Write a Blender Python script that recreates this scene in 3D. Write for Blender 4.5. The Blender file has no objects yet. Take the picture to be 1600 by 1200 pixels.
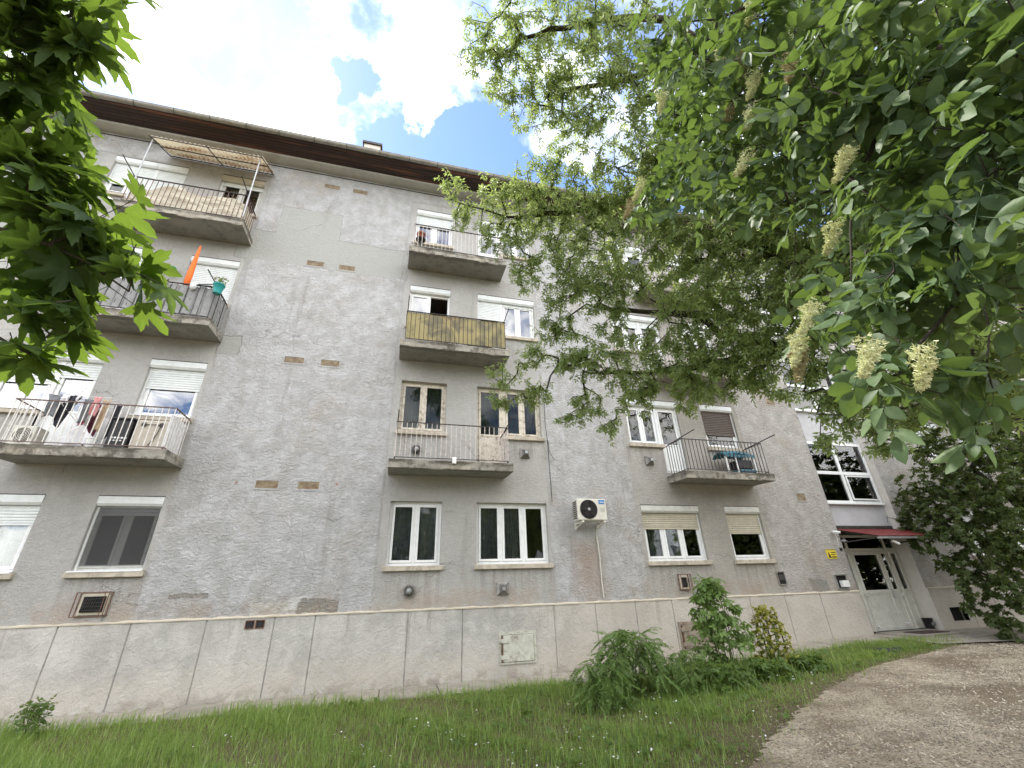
import bpy, math, random
import numpy as np
from mathutils import Vector, Matrix, Quaternion
random.seed(7); rng = np.random.default_rng(11)
sc = bpy.context.scene
COL = sc.collection
R = math.radians
# ---------------------------------------------------------------- camera
CAM = Vector((0.0, -9.35, 1.6))
YAW, PIT, ROLL, FPX = 0.2703, 0.4531, -0.0349, 667.35
def cam_axes():
    f = Vector((math.sin(YAW)*math.cos(PIT), math.cos(YAW)*math.cos(PIT), math.sin(PIT)))
    r = Vector((math.cos(YAW), -math.sin(YAW), 0)); u = r.cross(f)
    c, s = math.cos(ROLL), math.sin(ROLL)
    return r*c+u*s, u*c-r*s, f
_r, _u, _f = cam_axes()
cd = bpy.data.cameras.new('camera'); cam = bpy.data.objects.new('camera', cd); COL.objects.link(cam)
cam.matrix_world = Matrix(((_r.x, _u.x, -_f.x, CAM.x), (_r.y, _u.y, -_f.y, CAM.y), (_r.z, _u.z, -_f.z, CAM.z), (0, 0, 0, 1)))
cd.sensor_width = 36; cd.lens = FPX*36/1600; cd.clip_start = 0.05; cd.clip_end = 2000
sc.camera = cam
# ---------------------------------------------------------------- node helpers
def nd(t, typ, **kw):
    n = t.nodes.new(typ)
    for k, v in kw.items():
        if k.startswith('p_'): setattr(n, k[2:], v); continue
        key = k.replace('_', ' ')
        s = n.inputs[int(k[1:])] if (k[0] == 'i' and k[1:].isdigit()) else n.inputs[key]
        put(t, s, v)
    return n
def put(t, s, v):
    if isinstance(v, bpy.types.NodeSocket): t.links.new(v, s)
    else:
        if isinstance(v, tuple) and s.type == 'RGBA' and len(v) == 3: v = (*v, 1)
        s.default_value = v
def mt(t, op, a, b=0.0, c=0.0, clamp=False):
    n = nd(t, 'ShaderNodeMath', p_operation=op, p_use_clamp=clamp); put(t, n.inputs[0], a); put(t, n.inputs[1], b)
    if op in ('MULTIPLY_ADD', 'SMOOTH_MIN'): put(t, n.inputs[2], c)
    return n.outputs[0]
def mix(t, f, a, b, mode='MIX'):
    n = nd(t, 'ShaderNodeMix', p_data_type='RGBA', p_blend_type=mode)
    put(t, n.inputs[0], f); put(t, n.inputs[6], a); put(t, n.inputs[7], b); return n.outputs[2]
def mr(t, v, a, b, c=0.0, d=1.0, smooth=True):
    n = nd(t, 'ShaderNodeMapRange', p_interpolation_type='SMOOTHSTEP' if smooth else 'LINEAR')
    for i, x in enumerate((v, a, b, c, d)): put(t, n.inputs[i], x)
    return n.outputs[0]
def noise(t, vec, scale, detail=4, rough=.55, dist=0.0, out=0):
    n = nd(t, 'ShaderNodeTexNoise', Scale=scale, Detail=detail, Roughness=rough, Distortion=dist)
    if vec is not None: t.links.new(vec, n.inputs['Vector'])
    return n.outputs[out]
def scl(t, vec, s, off=(0, 0, 0)):
    n = nd(t, 'ShaderNodeMapping', Scale=s, Location=off); t.links.new(vec, n.inputs['Vector']); return n.outputs[0]
def bump(t, h, strength=.3, dist=.02, normal=None):
    n = nd(t, 'ShaderNodeBump', Strength=strength, Distance=dist, Height=h)
    if normal is not None: t.links.new(normal, n.inputs['Normal'])
    return n.outputs[0]
# ---------------------------------------------------------------- world: daylight sky with broken bright cloud
SUN_EL, SUN_AZ = R(54), R(-40)          # azimuth from +Y (behind the building) towards -X
w = bpy.data.worlds.new('World'); sc.world = w; w.use_nodes = True
t = w.node_tree; t.nodes.clear()
sky = nd(t, 'ShaderNodeTexSky', p_sky_type='NISHITA', p_sun_disc=False, p_sun_elevation=SUN_EL, p_sun_rotation=SUN_AZ, p_air_density=1.0, p_dust_density=.15, p_ozone_density=2.0)
dirv = nd(t, 'ShaderNodeTexCoord').outputs['Generated']
sep = nd(t, 'ShaderNodeSeparateXYZ', Vector=dirv)
zz = mt(t, 'ADD', mt(t, 'MAXIMUM', sep.outputs[2], 0.0), .22)
cp = nd(t, 'ShaderNodeCombineXYZ', X=mt(t, 'DIVIDE', sep.outputs[0], zz), Y=mt(t, 'DIVIDE', sep.outputs[1], zz)).outputs[0]
n1 = noise(t, cp, 1.9, 9, .58, .25); n2 = noise(t, cp, 6.0, 6, .6, .3)
dens = mt(t, 'ADD', mt(t, 'MULTIPLY', n1, .70), mt(t, 'MULTIPLY', n2, .30))
def pxdir(x, y): return ((_r*((x-800)/FPX) - _u*((y-600)/FPX) + _f).normalized())
# broad cloud banks and blue gaps, as directions (x, y, z) with an angular radius
BANKS = [((-.42, .40, .82), 17, .13), ((-.25, .50, .83), 8, .06), ((.03, .53, .85), 6, .13), ((-.05, .42, .90), 6, .10), ((.10, .47, .88), 5, .10), ((.3, .45, .84), 9, .08), ((.6, .6, .5), 24, .06)]
GAPS = [((-.03, .64, .77), 8, -.15), ((.06, .62, .785), 8, -.16), ((.15, .59, .79), 8, -.16), ((.11, .50, .86), 6, -.15), ((-.13, .46, .88), 4, -.14), ((-.52, .53, .67), 6, -.2), ((.43, .62, .66), 8, -.12), ((-.28, -.75, .35), 12, -.10)]
wn = nd(t, 'ShaderNodeVectorMath', p_operation='MULTIPLY_ADD'); t.links.new(noise(t, cp, 2.6, 7, .62, .2, 1), wn.inputs[0]); wn.inputs[1].default_value = (.75, .75, .75); wn.inputs[2].default_value = (-.375, -.375, -.375)
dw = nd(t, 'ShaderNodeVectorMath', p_operation='ADD'); t.links.new(dirv, dw.inputs[0]); t.links.new(wn.outputs[0], dw.inputs[1])
dwn = nd(t, 'ShaderNodeVectorMath', p_operation='NORMALIZE'); t.links.new(dw.outputs[0], dwn.inputs[0])
for c, ang, amt in BANKS+GAPS:
    c = Vector(c).normalized()
    dp = nd(t, 'ShaderNodeVectorMath', p_operation='DOT_PRODUCT'); t.links.new(dwn.outputs[0], dp.inputs[0]); dp.inputs[1].default_value = c
    dens = mt(t, 'ADD', dens, mr(t, dp.outputs['Value'], math.cos(R(ang)), 1.0, 0.0, amt))
dens = mt(t, 'ADD', dens, mr(t, sep.outputs[1], .1, -.5, 0.0, .07))  # extra unseen cloud behind the viewer, added to neutralise the light on the wall
cover = mr(t, dens, .44, .62)
shade = noise(t, scl(t, cp, (1, 1, 1), (3.1, 1.7, 0)), 2.4, 8, .62, .3)
ccol = mix(t, mr(t, shade, .42, .56), (1.0, .99, .97), (.20, .225, .265))
ccol = mix(t, mr(t, noise(t, cp, 11.0, 6, .65, .3), .35, .7, 0, .45), ccol, (.26, .30, .36))
ccol = mix(t, mr(t, sep.outputs[1], .35, -.2), ccol, (1.0, .985, .96))      # face-on clouds opposite the sun, out of view, kept white to brighten the facade
hsv = nd(t, 'ShaderNodeHueSaturation', Hue=.510, Saturation=1.1, Value=1.0); t.links.new(sky.outputs[0], hsv.inputs['Color'])
bgs = nd(t, 'ShaderNodeBackground', Color=hsv.outputs[0], Strength=.12)
bgc = nd(t, 'ShaderNodeBackground', Color=ccol, Strength=1.5)
mx = nd(t, 'ShaderNodeMixShader', Fac=cover); t.links.new(bgs.outputs[0], mx.inputs[1]); t.links.new(bgc.outputs[0], mx.inputs[2])
wo = nd(t, 'ShaderNodeOutputWorld'); t.links.new(mx.outputs[0], wo.inputs[0])
# ---------------------------------------------------------------- sun, thinly veiled by cloud
sd = bpy.data.lights.new('sun', 'SUN'); sd.energy = 2.6; sd.angle = R(2.5); sd.color = (1, .95, .86)
sun = bpy.data.objects.new('sun', sd); COL.objects.link(sun)
sv = Vector((math.sin(SUN_AZ)*math.cos(SUN_EL), math.cos(SUN_AZ)*math.cos(SUN_EL), math.sin(SUN_EL)))
sun.rotation_euler = sv.to_track_quat('Z', 'Y').to_euler()
vs = sc.view_settings; vs.view_transform = 'Standard'; vs.look = 'None'; vs.gamma = 1; vs.use_curve_mapping = False; vs.exposure = 1.65
sc.render.engine = 'CYCLES'; sc.cycles.max_bounces = 6; sc.cycles.transparent_max_bounces = 12; sc.cycles.transmission_bounces = 4
# ---------------------------------------------------------------- materials
MAT = {}
def newmat(name):
    m = bpy.data.materials.new(name); m.use_nodes = True; m.node_tree.nodes.clear(); return m, m.node_tree
def finish(m, t, col, rough=.8, normal=None, metal=0.0, spec=.35, **kw):
    b = nd(t, 'ShaderNodeBsdfPrincipled', Base_Color=col, Roughness=rough, Metallic=metal)
    b.inputs['Specular IOR Level'].default_value = spec
    for k, v in kw.items(): put(t, b.inputs[k.replace('_', ' ')], v)
    if normal is not None: t.links.new(normal, b.inputs['Normal'])
    o = nd(t, 'ShaderNodeOutputMaterial'); t.links.new(b.outputs[0], o.inputs[0]); return b
def plain(name, col, rough=.6, metal=0.0, var=.12, scale=9, bmp=.15, spec=.4, dirt=None, damt=.4):
    m, t = newmat(name); P = nd(t, 'ShaderNodeNewGeometry').outputs['Position']
    n = noise(t, P, scale, 5)
    f = mr(t, n, .3, .7, 1-var, 1+var)
    c = mix(t, 1.0, col, nd(t, 'ShaderNodeCombineColor', Red=f, Green=f, Blue=f).outputs[0], 'MULTIPLY')
    if dirt: c = mix(t, mr(t, noise(t, P, scale*.55, 8, .7), .5, .68, 0, damt), c, dirt)
    finish(m, t, c, rough, bump(t, noise(t, P, scale*9, 3), bmp, .004) if bmp else None, metal, spec)
    MAT[name] = m; return m
plain('pvc', (.80, .81, .80), .35, var=.04, bmp=0, dirt=(.5, .48, .42), damt=.25)
plain('pvc_aged', (.62, .62, .58), .5, var=.06, dirt=(.35, .32, .27), damt=.35)
plain('shutter_white', (.74, .77, .76), .45, var=.05, bmp=0, dirt=(.5, .5, .46), damt=.25)
plain('shutter_beige', (.50, .46, .36), .5, var=.08, bmp=0, dirt=(.3, .27, .2), damt=.3)
plain('shutter_brown', (.10, .075, .06), .5, var=.1)
plain('old_wood_paint', (.60, .55, .46), .7, var=.12, dirt=(.16, .11, .075), damt=.8, scale=14)
plain('peeling_door', (.55, .50, .42), .8, var=.15, dirt=(.13, .09, .06), damt=.95, scale=16)
plain('concrete_sill', (.46, .41, .33), .9, var=.18, dirt=(.22, .18, .14), damt=.6)
plain('rail_pale', (.60, .54, .50), .6, var=.15, dirt=(.22, .11, .07), damt=.7, scale=20, bmp=0)
plain('rail_white', (.72, .70, .66), .6, var=.1, dirt=(.32, .2, .13), damt=.6, scale=20, bmp=0)
plain('rail_dark', (.035, .03, .03), .5, var=.3, dirt=(.12, .06, .04), damt=.5, bmp=0)
plain('rail_brown', (.16, .10, .085), .7, var=.25, dirt=(.3, .2, .15), damt=.5, bmp=0)
plain('rust', (.17, .085, .055), .85, var=.3, dirt=(.06, .04, .03), damt=.7, scale=22)
plain('galvanised', (.42, .43, .43), .45, .6, var=.12)
plain('gutter_metal', (.31, .295, .265), .55, .3, var=.15, dirt=(.2, .18, .15), damt=.5)
plain('black_plastic', (.018, .018, .02), .45, var=.2, bmp=0)
plain('dark_metal', (.07, .065, .06), .55, .4, var=.3)
plain('vent_metal', (.30, .29, .27), .5, .5, var=.2, dirt=(.1, .07, .05), damt=.6, scale=25)
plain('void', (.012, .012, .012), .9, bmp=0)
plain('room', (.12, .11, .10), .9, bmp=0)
plain('curtain_dark', (.42, .42, .44), .9, var=.2)
plain('curtain_pale', (.33, .31, .28), .9, var=.1)
plain('curtain_red', (.36, .17, .12), .9, var=.1)
plain('net_curtain', (.24, .25, .25), .95, var=.15)
plain('white_plastic', (.78, .78, .76), .4, var=.05, bmp=0)
plain('ac_body', (.66, .64, .56), .45, var=.05, bmp=0, dirt=(.4, .36, .3), damt=.3)
plain('beige_plastic', (.50, .45, .37), .5, var=.08, dirt=(.3, .26, .2), damt=.4)
plain('orange_cloth', (.85, .17, .03), .8, var=.1)
plain('green_plastic', (.03, .25, .05), .5, var=.1)
plain('teal_plastic', (.03, .33, .32), .4, var=.08, bmp=0)
plain('blue_plastic', (.035, .16, .22), .45, var=.15, bmp=0)
plain('terracotta', (.30, .10, .055), .8, var=.15)
plain('red_roof', (.15, .022, .02), .5, var=.15, dirt=(.10, .03, .025), damt=.5)
plain('door_paint', (.66, .65, .58), .5, var=.05, dirt=(.32, .31, .27), damt=.35)
plain('hatch_paint', (.52, .52, .44), .6, var=.12, dirt=(.20, .15, .10), damt=.7, scale=12)
plain('hatch_rusty', (.26, .22, .17), .7, var=.2, dirt=(.15, .075, .045), damt=.9, scale=8)
plain('mat_brown', (.05, .03, .025), .95, var=.2)
plain('stair_render', (.50, .50, .51), .9, var=.06, scale=4, dirt=(.38, .37, .36), damt=.4)
plain('jamb_render', (.60, .57, .52), .9, var=.06, scale=4, dirt=(.42, .38, .33), damt=.4)
plain('tile_roof', (.16, .07, .05), .9, var=.2)
plain('chimney_render', (.55, .52, .46), .9, var=.1)
plain('joint', (.30, .285, .26), .95, var=.25, scale=5, dirt=(.40, .375, .34), damt=.7)
plain('brick_spot', (.34, .24, .19), .95, var=.3, scale=30)
plain('cream_trim', (.52, .47, .37), .85, var=.1, dirt=(.45, .38, .28), damt=.6, scale=5)
plain('white_patch', (.74, .73, .69), .9, var=.06)
plain('cornice', (.50, .49, .46), .9, var=.08, scale=3, dirt=(.34, .33, .31), damt=.5)
plain('cloth_white', (.72, .71, .72), .9, var=.08)
plain('cloth_pink', (.55, .10, .20), .9, var=.1)
plain('cloth_rose', (.62, .30, .30), .9, var=.1)
plain('cloth_black', (.03, .03, .04), .9, var=.1)
plain('cloth_maroon', (.14, .04, .06), .9, var=.1)
plain('cloth_grey', (.18, .19, .20), .9, var=.2, scale=30)
plain('cloth_tan', (.45, .33, .22), .9, var=.1)
plain('sign_yellow', (.72, .56, .05), .5, var=.05, bmp=0)
plain('sign_ink', (.02, .02, .02), .5, bmp=0)
plain('logo_blue', (.015, .19, .52), .4, var=.02, bmp=0)
plain('bark', (.055, .045, .035), .95, var=.35, scale=14, bmp=.8)
plain('bark_grey', (.085, .075, .06), .95, var=.35, scale=14, bmp=.8)
plain('stem_green', (.10, .14, .04), .7, var=.2, bmp=0)
plain('flower_cream', (.66, .67, .40), .8, var=.12, scale=40, bmp=0)
plain('flower_tan', (.38, .33, .18), .8, var=.15, scale=40, bmp=0)
plain('daisy', (.80, .80, .76), .7, var=.04, bmp=0)
plain('pale_flake', (.50, .44, .33), .9, var=.2, scale=3, bmp=0)
# quilted grey padding
m, t = newmat('grey_quilt'); P = nd(t, 'ShaderNodeNewGeometry').outputs['Position']
n = noise(t, scl(t, P, (30, 30, 16)), 1, 4, .6, .6)
finish(m, t, mix(t, n, (.20, .20, .195), (.31, .31, .30)), .8, bump(t, noise(t, scl(t, P, (8, 8, 26)), 1, 3, .5, 1.2), .9, .02)); MAT['grey_quilt'] = m
m, t = newmat('tarp'); P = nd(t, 'ShaderNodeNewGeometry').outputs['Position']
n = noise(t, scl(t, P, (2.5, 2.5, 10)), 1, 6, .6, 1.6)
finish(m, t, mix(t, mr(t, n, .35, .65), (.50, .45, .34), (.68, .63, .51)), .8, bump(t, n, 1.0, .06)); MAT['tarp'] = m
# corrugated awning, aged translucent
m, t = newmat('awning_sheet'); P = nd(t, 'ShaderNodeNewGeometry').outputs['Position']
c = mix(t, mr(t, noise(t, scl(t, P, (1.2, 5, 5)), 1, 6, .7), .42, .62), (.70, .62, .45), (.33, .19, .09))
tr = nd(t, 'ShaderNodeBsdfTranslucent', Color=c); df = nd(t, 'ShaderNodeBsdfDiffuse', Color=c)
mm = nd(t, 'ShaderNodeMixShader', Fac=.45); t.links.new(df.outputs[0], mm.inputs[1]); t.links.new(tr.outputs[0], mm.inputs[2])
o = nd(t, 'ShaderNodeOutputMaterial'); t.links.new(mm.outputs[0], o.inputs[0]); MAT['awning_sheet'] = m
# yellow translucent rail panels
m, t = newmat('yellow_panel'); P = nd(t, 'ShaderNodeNewGeometry').outputs['Position']
c = mix(t, mr(t, noise(t, scl(t, P, (2.6, 2.6, 2.2)), 1, 5, .6, .6), .40, .66), (.50, .42, .17), (.20, .18, .10))
tr = nd(t, 'ShaderNodeBsdfTranslucent', Color=c); df = nd(t, 'ShaderNodeBsdfPrincipled', Base_Color=c, Roughness=.35)
mm = nd(t, 'ShaderNodeMixShader', Fac=.4); t.links.new(df.outputs[0], mm.inputs[1]); t.links.new(tr.outputs[0], mm.inputs[2])
o = nd(t, 'ShaderNodeOutputMaterial'); t.links.new(mm.outputs[0], o.inputs[0]); MAT['yellow_panel'] = m
# window glass: fresnel mirror over clear
def glass(name, tint, ior, extra=0.0, rough=.01):
    m, t = newmat(name)
    fr = nd(t, 'ShaderNodeFresnel', IOR=ior); P = nd(t, 'ShaderNodeNewGeometry').outputs['Position']
    nn = bump(t, noise(t, P, 1.7, 1), .06, .05)
    g = nd(t, 'ShaderNodeBsdfGlossy', Color=(1, 1, 1), Roughness=rough, Normal=nn); tr = nd(t, 'ShaderNodeBsdfTransparent', Color=tint)
    mm = nd(t, 'ShaderNodeMixShader', Fac=mt(t, 'ADD', fr.outputs[0], extra, clamp=True)); t.links.new(tr.outputs[0], mm.inputs[1]); t.links.new(g.outputs[0], mm.inputs[2])
    o = nd(t, 'ShaderNodeOutputMaterial'); t.links.new(mm.outputs[0], o.inputs[0]); MAT[name] = m
glass('glass_old', (.55, .6, .6), 1.32); glass('glass', (.74, .77, .77), 1.75); glass('glass_sky', (.6, .65, .68), 2.2, .12); glass('glass_dull', (.35, .37, .38), 1.45, 0, .15)
# eave boards
m, t = newmat('eave_wood'); G = nd(t, 'ShaderNodeNewGeometry'); P = G.outputs['Position']
n = noise(t, scl(t, P, (.7, 30, 30)), 1, 6, .65); n2 = noise(t, scl(t, P, (.35, 6, 6)), 1, 4)
c = mix(t, mr(t, n2, .52, .66), mix(t, n, (.024, .017, .018), (.060, .040, .037)), (.17, .078, .052))
c = mix(t, mt(t, 'MULTIPLY', nd(t, 'ShaderNodeObjectInfo').outputs['Random'], .35), c, (.11, .06, .05))
finish(m, t, c, .75, bump(t, n, .5, .01)); MAT['eave_wood'] = m
# ---- facade render
def box_mask(t, X, Z, x0, x1, z0, z1, soft):
    a = mt(t, 'MINIMUM', mt(t, 'SUBTRACT', X, x0), mt(t, 'SUBTRACT', x1, X))
    b = mt(t, 'MINIMUM', mt(t, 'SUBTRACT', Z, z0), mt(t, 'SUBTRACT', z1, Z))
    return mr(t, mt(t, 'MINIMUM', a, b), 0.0, soft)
def facade():
    m, t = newmat('facade_render'); P = nd(t, 'ShaderNodeNewGeometry').outputs['Position']
    wv = noise(t, P, 2.2, 5, .6, 0, 1)
    off = nd(t, 'ShaderNodeVectorMath', p_operation='MULTIPLY_ADD'); t.links.new(wv, off.inputs[0]); off.inputs[1].default_value = (.45, .45, .45); off.inputs[2].default_value = (-.22, -.22, -.22)
    ad = nd(t, 'ShaderNodeVectorMath', p_operation='ADD'); t.links.new(P, ad.inputs[0]); t.links.new(off.outputs[0], ad.inputs[1])
    S = nd(t, 'ShaderNodeSeparateXYZ', Vector=ad.outputs[0]); X, Z = S.outputs[0], S.outputs[2]
    S0 = nd(t, 'ShaderNodeSeparateXYZ', Vector=P); X0, Z0 = S0.outputs[0], S0.outputs[2]
    fine = noise(t, P, 9, 8, .65); big = noise(t, P, .8, 6, .6); med = noise(t, P, 3.1, 7, .62, .3)
    rough = mix(t, mr(t, med, .35, .68), (.50, .495, .485), (.645, .645, .65))
    rough = mix(t, mr(t, big, .5, .72, 0, .75), rough, (.49, .44, .385))
    streak = noise(t, scl(t, P, (3.2, 1, .45)), 1, 7, .66, .3)
    rough = mix(t, mr(t, streak, .55, .72, 0, .55), rough, (.60, .60, .60))
    smooth = mix(t, mr(t, big, .35, .65), (.405, .395, .37), (.48, .47, .445))
    smooth = mix(t, mr(t, streak, .57, .75, 0, .4), smooth, (.46, .435, .395))
    zone = 0.0
    for x0, x1, z0, z1 in ((-9.8, -3.98, 1.2, 11.9), (-.32, 3.42, 1.2, 12.1), (5.5, 9.25, 1.2, 12.1), (15.9, 19.7, 1.2, 12.1)):
        zone = mt(t, 'MAXIMUM', zone, box_mask(t, mt(t, 'MULTIPLY_ADD', X, .25, mt(t, 'MULTIPLY', X0, .75)), Z0, x0, x1, z0, z1, .09))
    c = mix(t, zone, rough, smooth)
    c = mix(t, mr(t, X0, 3.4, 8.5, 0, .75), c, mix(t, 1.0, c, (.84, .79, .72), 'MULTIPLY'))   # tree shade towards the entrance, painted in as a darker, browner tint
    top = box_mask(t, X, Z, -9.8, -7.7, 9.3, 11.9, .05)
    c = mix(t, top, c, (.40, .41, .38))
    # grey cement repairs between second and third storeys
    Xm = mt(t, 'MULTIPLY_ADD', X, .5, mt(t, 'MULTIPLY', X0, .5)); Zm = mt(t, 'MULTIPLY_ADD', Z, .5, mt(t, 'MULTIPLY', Z0, .5))
    rep = mt(t, 'MAXIMUM', box_mask(t, Xm, Zm, -3.55, -2.02, 9.4, 11.05, .02), box_mask(t, Xm, Zm, -4.3, -.22, 9.12, 10.12, .02))
    rep = mt(t, 'MAXIMUM', rep, box_mask(t, Xm, Zm, -4.05, -3.6, 6.45, 6.95, .03))
    c = mix(t, rep, c, mix(t, fine, (.36, .365, .34), (.46, .46, .43)))
    # hairline round the repair
    edge = mt(t, 'MULTIPLY', mt(t, 'MULTIPLY', rep, mt(t, 'SUBTRACT', 1.0, rep)), 3.2, clamp=True)
    c = mix(t, edge, c, (.22, .21, .19))
    # rain runs below every sill and balcony slab
    below = mt(t, 'MULTIPLY', mt(t, 'FRACT', mt(t, 'DIVIDE', mt(t, 'SUBTRACT', 30.04, Z0), 2.8)), 2.8)
    win = 0.0
    for x0, x1 in ((-7.6, -5.85), (-5.25, -4.0), (-.2, 1.06), (1.6, 3.45), (5.5, 7.4), (7.9, 9.2), (16.0, 17.2), (17.8, 19.6)): win = mt(t, 'MAXIMUM', win, mr(t, mt(t, 'MINIMUM', mt(t, 'SUBTRACT', X0, x0), mt(t, 'SUBTRACT', x1, X0)), 0.0, .06))
    runs = mr(t, noise(t, scl(t, P, (9, 1, .5)), 1, 6, .7), .42, .66)
    c = mix(t, mt(t, 'MULTIPLY', mt(t, 'MULTIPLY', win, mr(t, below, .85, .0)), mt(t, 'MULTIPLY', runs, .5)), c, (.20, .18, .15))
    runs2 = mr(t, noise(t, scl(t, P, (2.2, 1, .22)), 1, 7, .7, .2), .56, .70, 0, .38)
    c = mix(t, runs2, c, (.27, .245, .21))
    # small low repairs and spalled spots
    g2 = box_mask(t, Xm, Zm, -3.62, -3.0, 1.68, 1.76, .01); g3 = box_mask(t, Xm, Zm, -1.55, -.85, 1.36, 1.60, .02); g4 = box_mask(t, Xm, Zm, 10.0, 10.55, 1.38, 1.68, .03)
    c = mix(t, mt(t, 'MAXIMUM', mt(t, 'MAXIMUM', g2, g3), g4), c, (.31, .30, .27))
    wp = box_mask(t, X, Z, -2.32, -1.5, 1.2, 1.62, .03)
    c = mix(t, wp, c, (.72, .71, .68))
    # damp and rust low on the wall
    low = mt(t, 'MULTIPLY', mr(t, Z0, 1.95, 1.38), mr(t, noise(t, P, 1.7, 7, .65), .42, .62))
    c = mix(t, mt(t, 'MULTIPLY', low, .55), c, (.40, .30, .22))
    rst = mt(t, 'MULTIPLY', box_mask(t, X, Z, 3.7, 4.75, 1.3, 2.75, .45), .6)
    c = mix(t, rst, c, (.42, .30, .22))
    spots = mr(t, noise(t, P, 5.5, 2, .5), .74, .79)
    c = mix(t, mt(t, 'MULTIPLY', spots, .6), c, (.34, .27, .21))
    # hairline cracks
    cv = nd(t, 'ShaderNodeTexVoronoi', p_feature='DISTANCE_TO_EDGE', Scale=.55); t.links.new(ad.outputs[0], cv.inputs['Vector'])
    crack = mt(t, 'MULTIPLY', mr(t, cv.outputs['Distance'], .006, .0), mr(t, noise(t, P, .6, 3), .5, .62))
    c = mix(t, mt(t, 'MULTIPLY', crack, .55), c, (.22, .21, .19))
    c = mix(t, mr(t, fine, .3, .75, 0, .22), c, (.24, .23, .215))
    # relief: trowelled roughcast against smoother float finish
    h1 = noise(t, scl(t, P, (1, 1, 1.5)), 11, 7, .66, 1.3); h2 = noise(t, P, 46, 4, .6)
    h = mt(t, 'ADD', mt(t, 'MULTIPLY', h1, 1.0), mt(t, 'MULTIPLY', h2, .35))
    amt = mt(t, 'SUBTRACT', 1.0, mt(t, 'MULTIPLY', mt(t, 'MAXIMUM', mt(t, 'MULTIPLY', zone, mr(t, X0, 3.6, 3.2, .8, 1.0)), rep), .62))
    c = mix(t, mt(t, 'MULTIPLY', mr(t, h1, .46, .32, 0, .40), mt(t, 'MULTIPLY', amt, .7)), c, (.25, .235, .215))  # pits painted darker to make up for weak relief shading
    c = mix(t, mt(t, 'MULTIPLY', mr(t, h1, .54, .68, 0, .38), amt), c, (.74, .73, .71))  # raised grain painted lighter, as the lit side of the relief
    nn = bump(t, mt(t, 'MULTIPLY', h, amt), 1.0, .07)
    nn = bump(t, mt(t, 'ADD', rep, mt(t, 'MULTIPLY', crack, -1.5)), .5, .02, nn)
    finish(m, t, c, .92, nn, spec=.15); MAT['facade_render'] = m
facade()
m, t = newmat('plinth_concrete'); P = nd(t, 'ShaderNodeNewGeometry').outputs['Position']
S0 = nd(t, 'ShaderNodeSeparateXYZ', Vector=P); X0, Z0 = S0.outputs[0], S0.outputs[2]
big = noise(t, P, 1.1, 7, .62); med = noise(t, P, 3.5, 7, .6)
c = mix(t, mr(t, big, .38, .62), (.385, .37, .345), (.52, .50, .465))
c = mix(t, mr(t, med, .50, .68, 0, .45), c, (.60, .585, .555))
c = mix(t, mr(t, noise(t, P, 2.4, 8, .7, .5), .53, .66, 0, .32), c, (.31, .295, .27))
c = mix(t, mt(t, 'MULTIPLY', mr(t, Z0, .85, .25), mr(t, med, .3, .6, .25, .7)), c, (.51, .455, .385))
c = mix(t, mt(t, 'MULTIPLY', mr(t, noise(t, scl(t, P, (4, 1, .35)), 1, 6, .65), .55, .7), mr(t, Z0, .5, 1.3, .1, .7)), c, (.27, .25, .22))
c = mix(t, mr(t, X0, 2.0, 4.5, 0, .45), c, (.47, .40, .32))
c = mix(t, mt(t, 'MULTIPLY', mr(t, Z0, .40, .2), mr(t, med, .45, .6, 0, .6)), c, (.26, .225, .19))
c = mix(t, mt(t, 'MULTIPLY', nd(t, 'ShaderNodeObjectInfo').outputs['Random'], .16), c, (.58, .55, .50))
finish(m, t, c, .9, bump(t, mt(t, 'ADD', noise(t, P, 14, 6, .6, .6), mt(t, 'MULTIPLY', noise(t, P, 50, 3), .3)), .75, .03), spec=.15); MAT['plinth_concrete'] = m
m, t = newmat('slab_concrete'); P = nd(t, 'ShaderNodeNewGeometry').outputs['Position']
n = noise(t, P, 5, 8, .7); n2 = noise(t, P, 1.6, 6, .65)
c = mix(t, mr(t, n2, .35, .65), (.30, .285, .25), (.42, .385, .32))
c = mix(t, mr(t, n, .47, .64, 0, .85), c, (.115, .10, .085))
zf = mt(t, 'FRACT', mt(t, 'DIVIDE', mt(t, 'SUBTRACT', nd(t, 'ShaderNodeSeparateXYZ', Vector=P).outputs[2], 1.09), 2.8))
c = mix(t, mt(t, 'MULTIPLY', mr(t, zf, .018, .048), mr(t, noise(t, scl(t, P, (1.3, 1, 6)), 1, 7, .7), .42, .58, .1, .9)), c, (.085, .075, .06))
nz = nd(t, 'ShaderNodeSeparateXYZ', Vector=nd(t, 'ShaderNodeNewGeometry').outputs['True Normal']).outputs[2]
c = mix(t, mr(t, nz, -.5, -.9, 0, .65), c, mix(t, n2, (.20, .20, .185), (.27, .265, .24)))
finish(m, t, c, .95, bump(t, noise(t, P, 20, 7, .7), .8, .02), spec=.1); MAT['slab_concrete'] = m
m, t = newmat('paving_concrete'); P = nd(t, 'ShaderNodeNewGeometry').outputs['Position']
n = noise(t, P, 3.4, 8, .7)
c = mix(t, mr(t, n, .35, .7), (.40, .36, .30), (.24, .215, .18))
c = mix(t, mt(t, 'MULTIPLY', nd(t, 'ShaderNodeObjectInfo').outputs['Random'], .3), c, (.18, .165, .14))
finish(m, t, c, .95, bump(t, noise(t, P, 30, 6, .7), .6, .01), spec=.1); MAT['paving_concrete'] = m
m, t = newmat('soil'); P = nd(t, 'ShaderNodeNewGeometry').outputs['Position']
c = mix(t, noise(t, P, 5, 8, .7), (.075, .075, .03), (.17, .13, .085))
finish(m, t, c, .95, bump(t, noise(t, P, 25, 6, .7), .8, .03), spec=.1); MAT['soil'] = m
m, t = newmat('gravel'); P = nd(t, 'ShaderNodeNewGeometry').outputs['Position']
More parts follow.
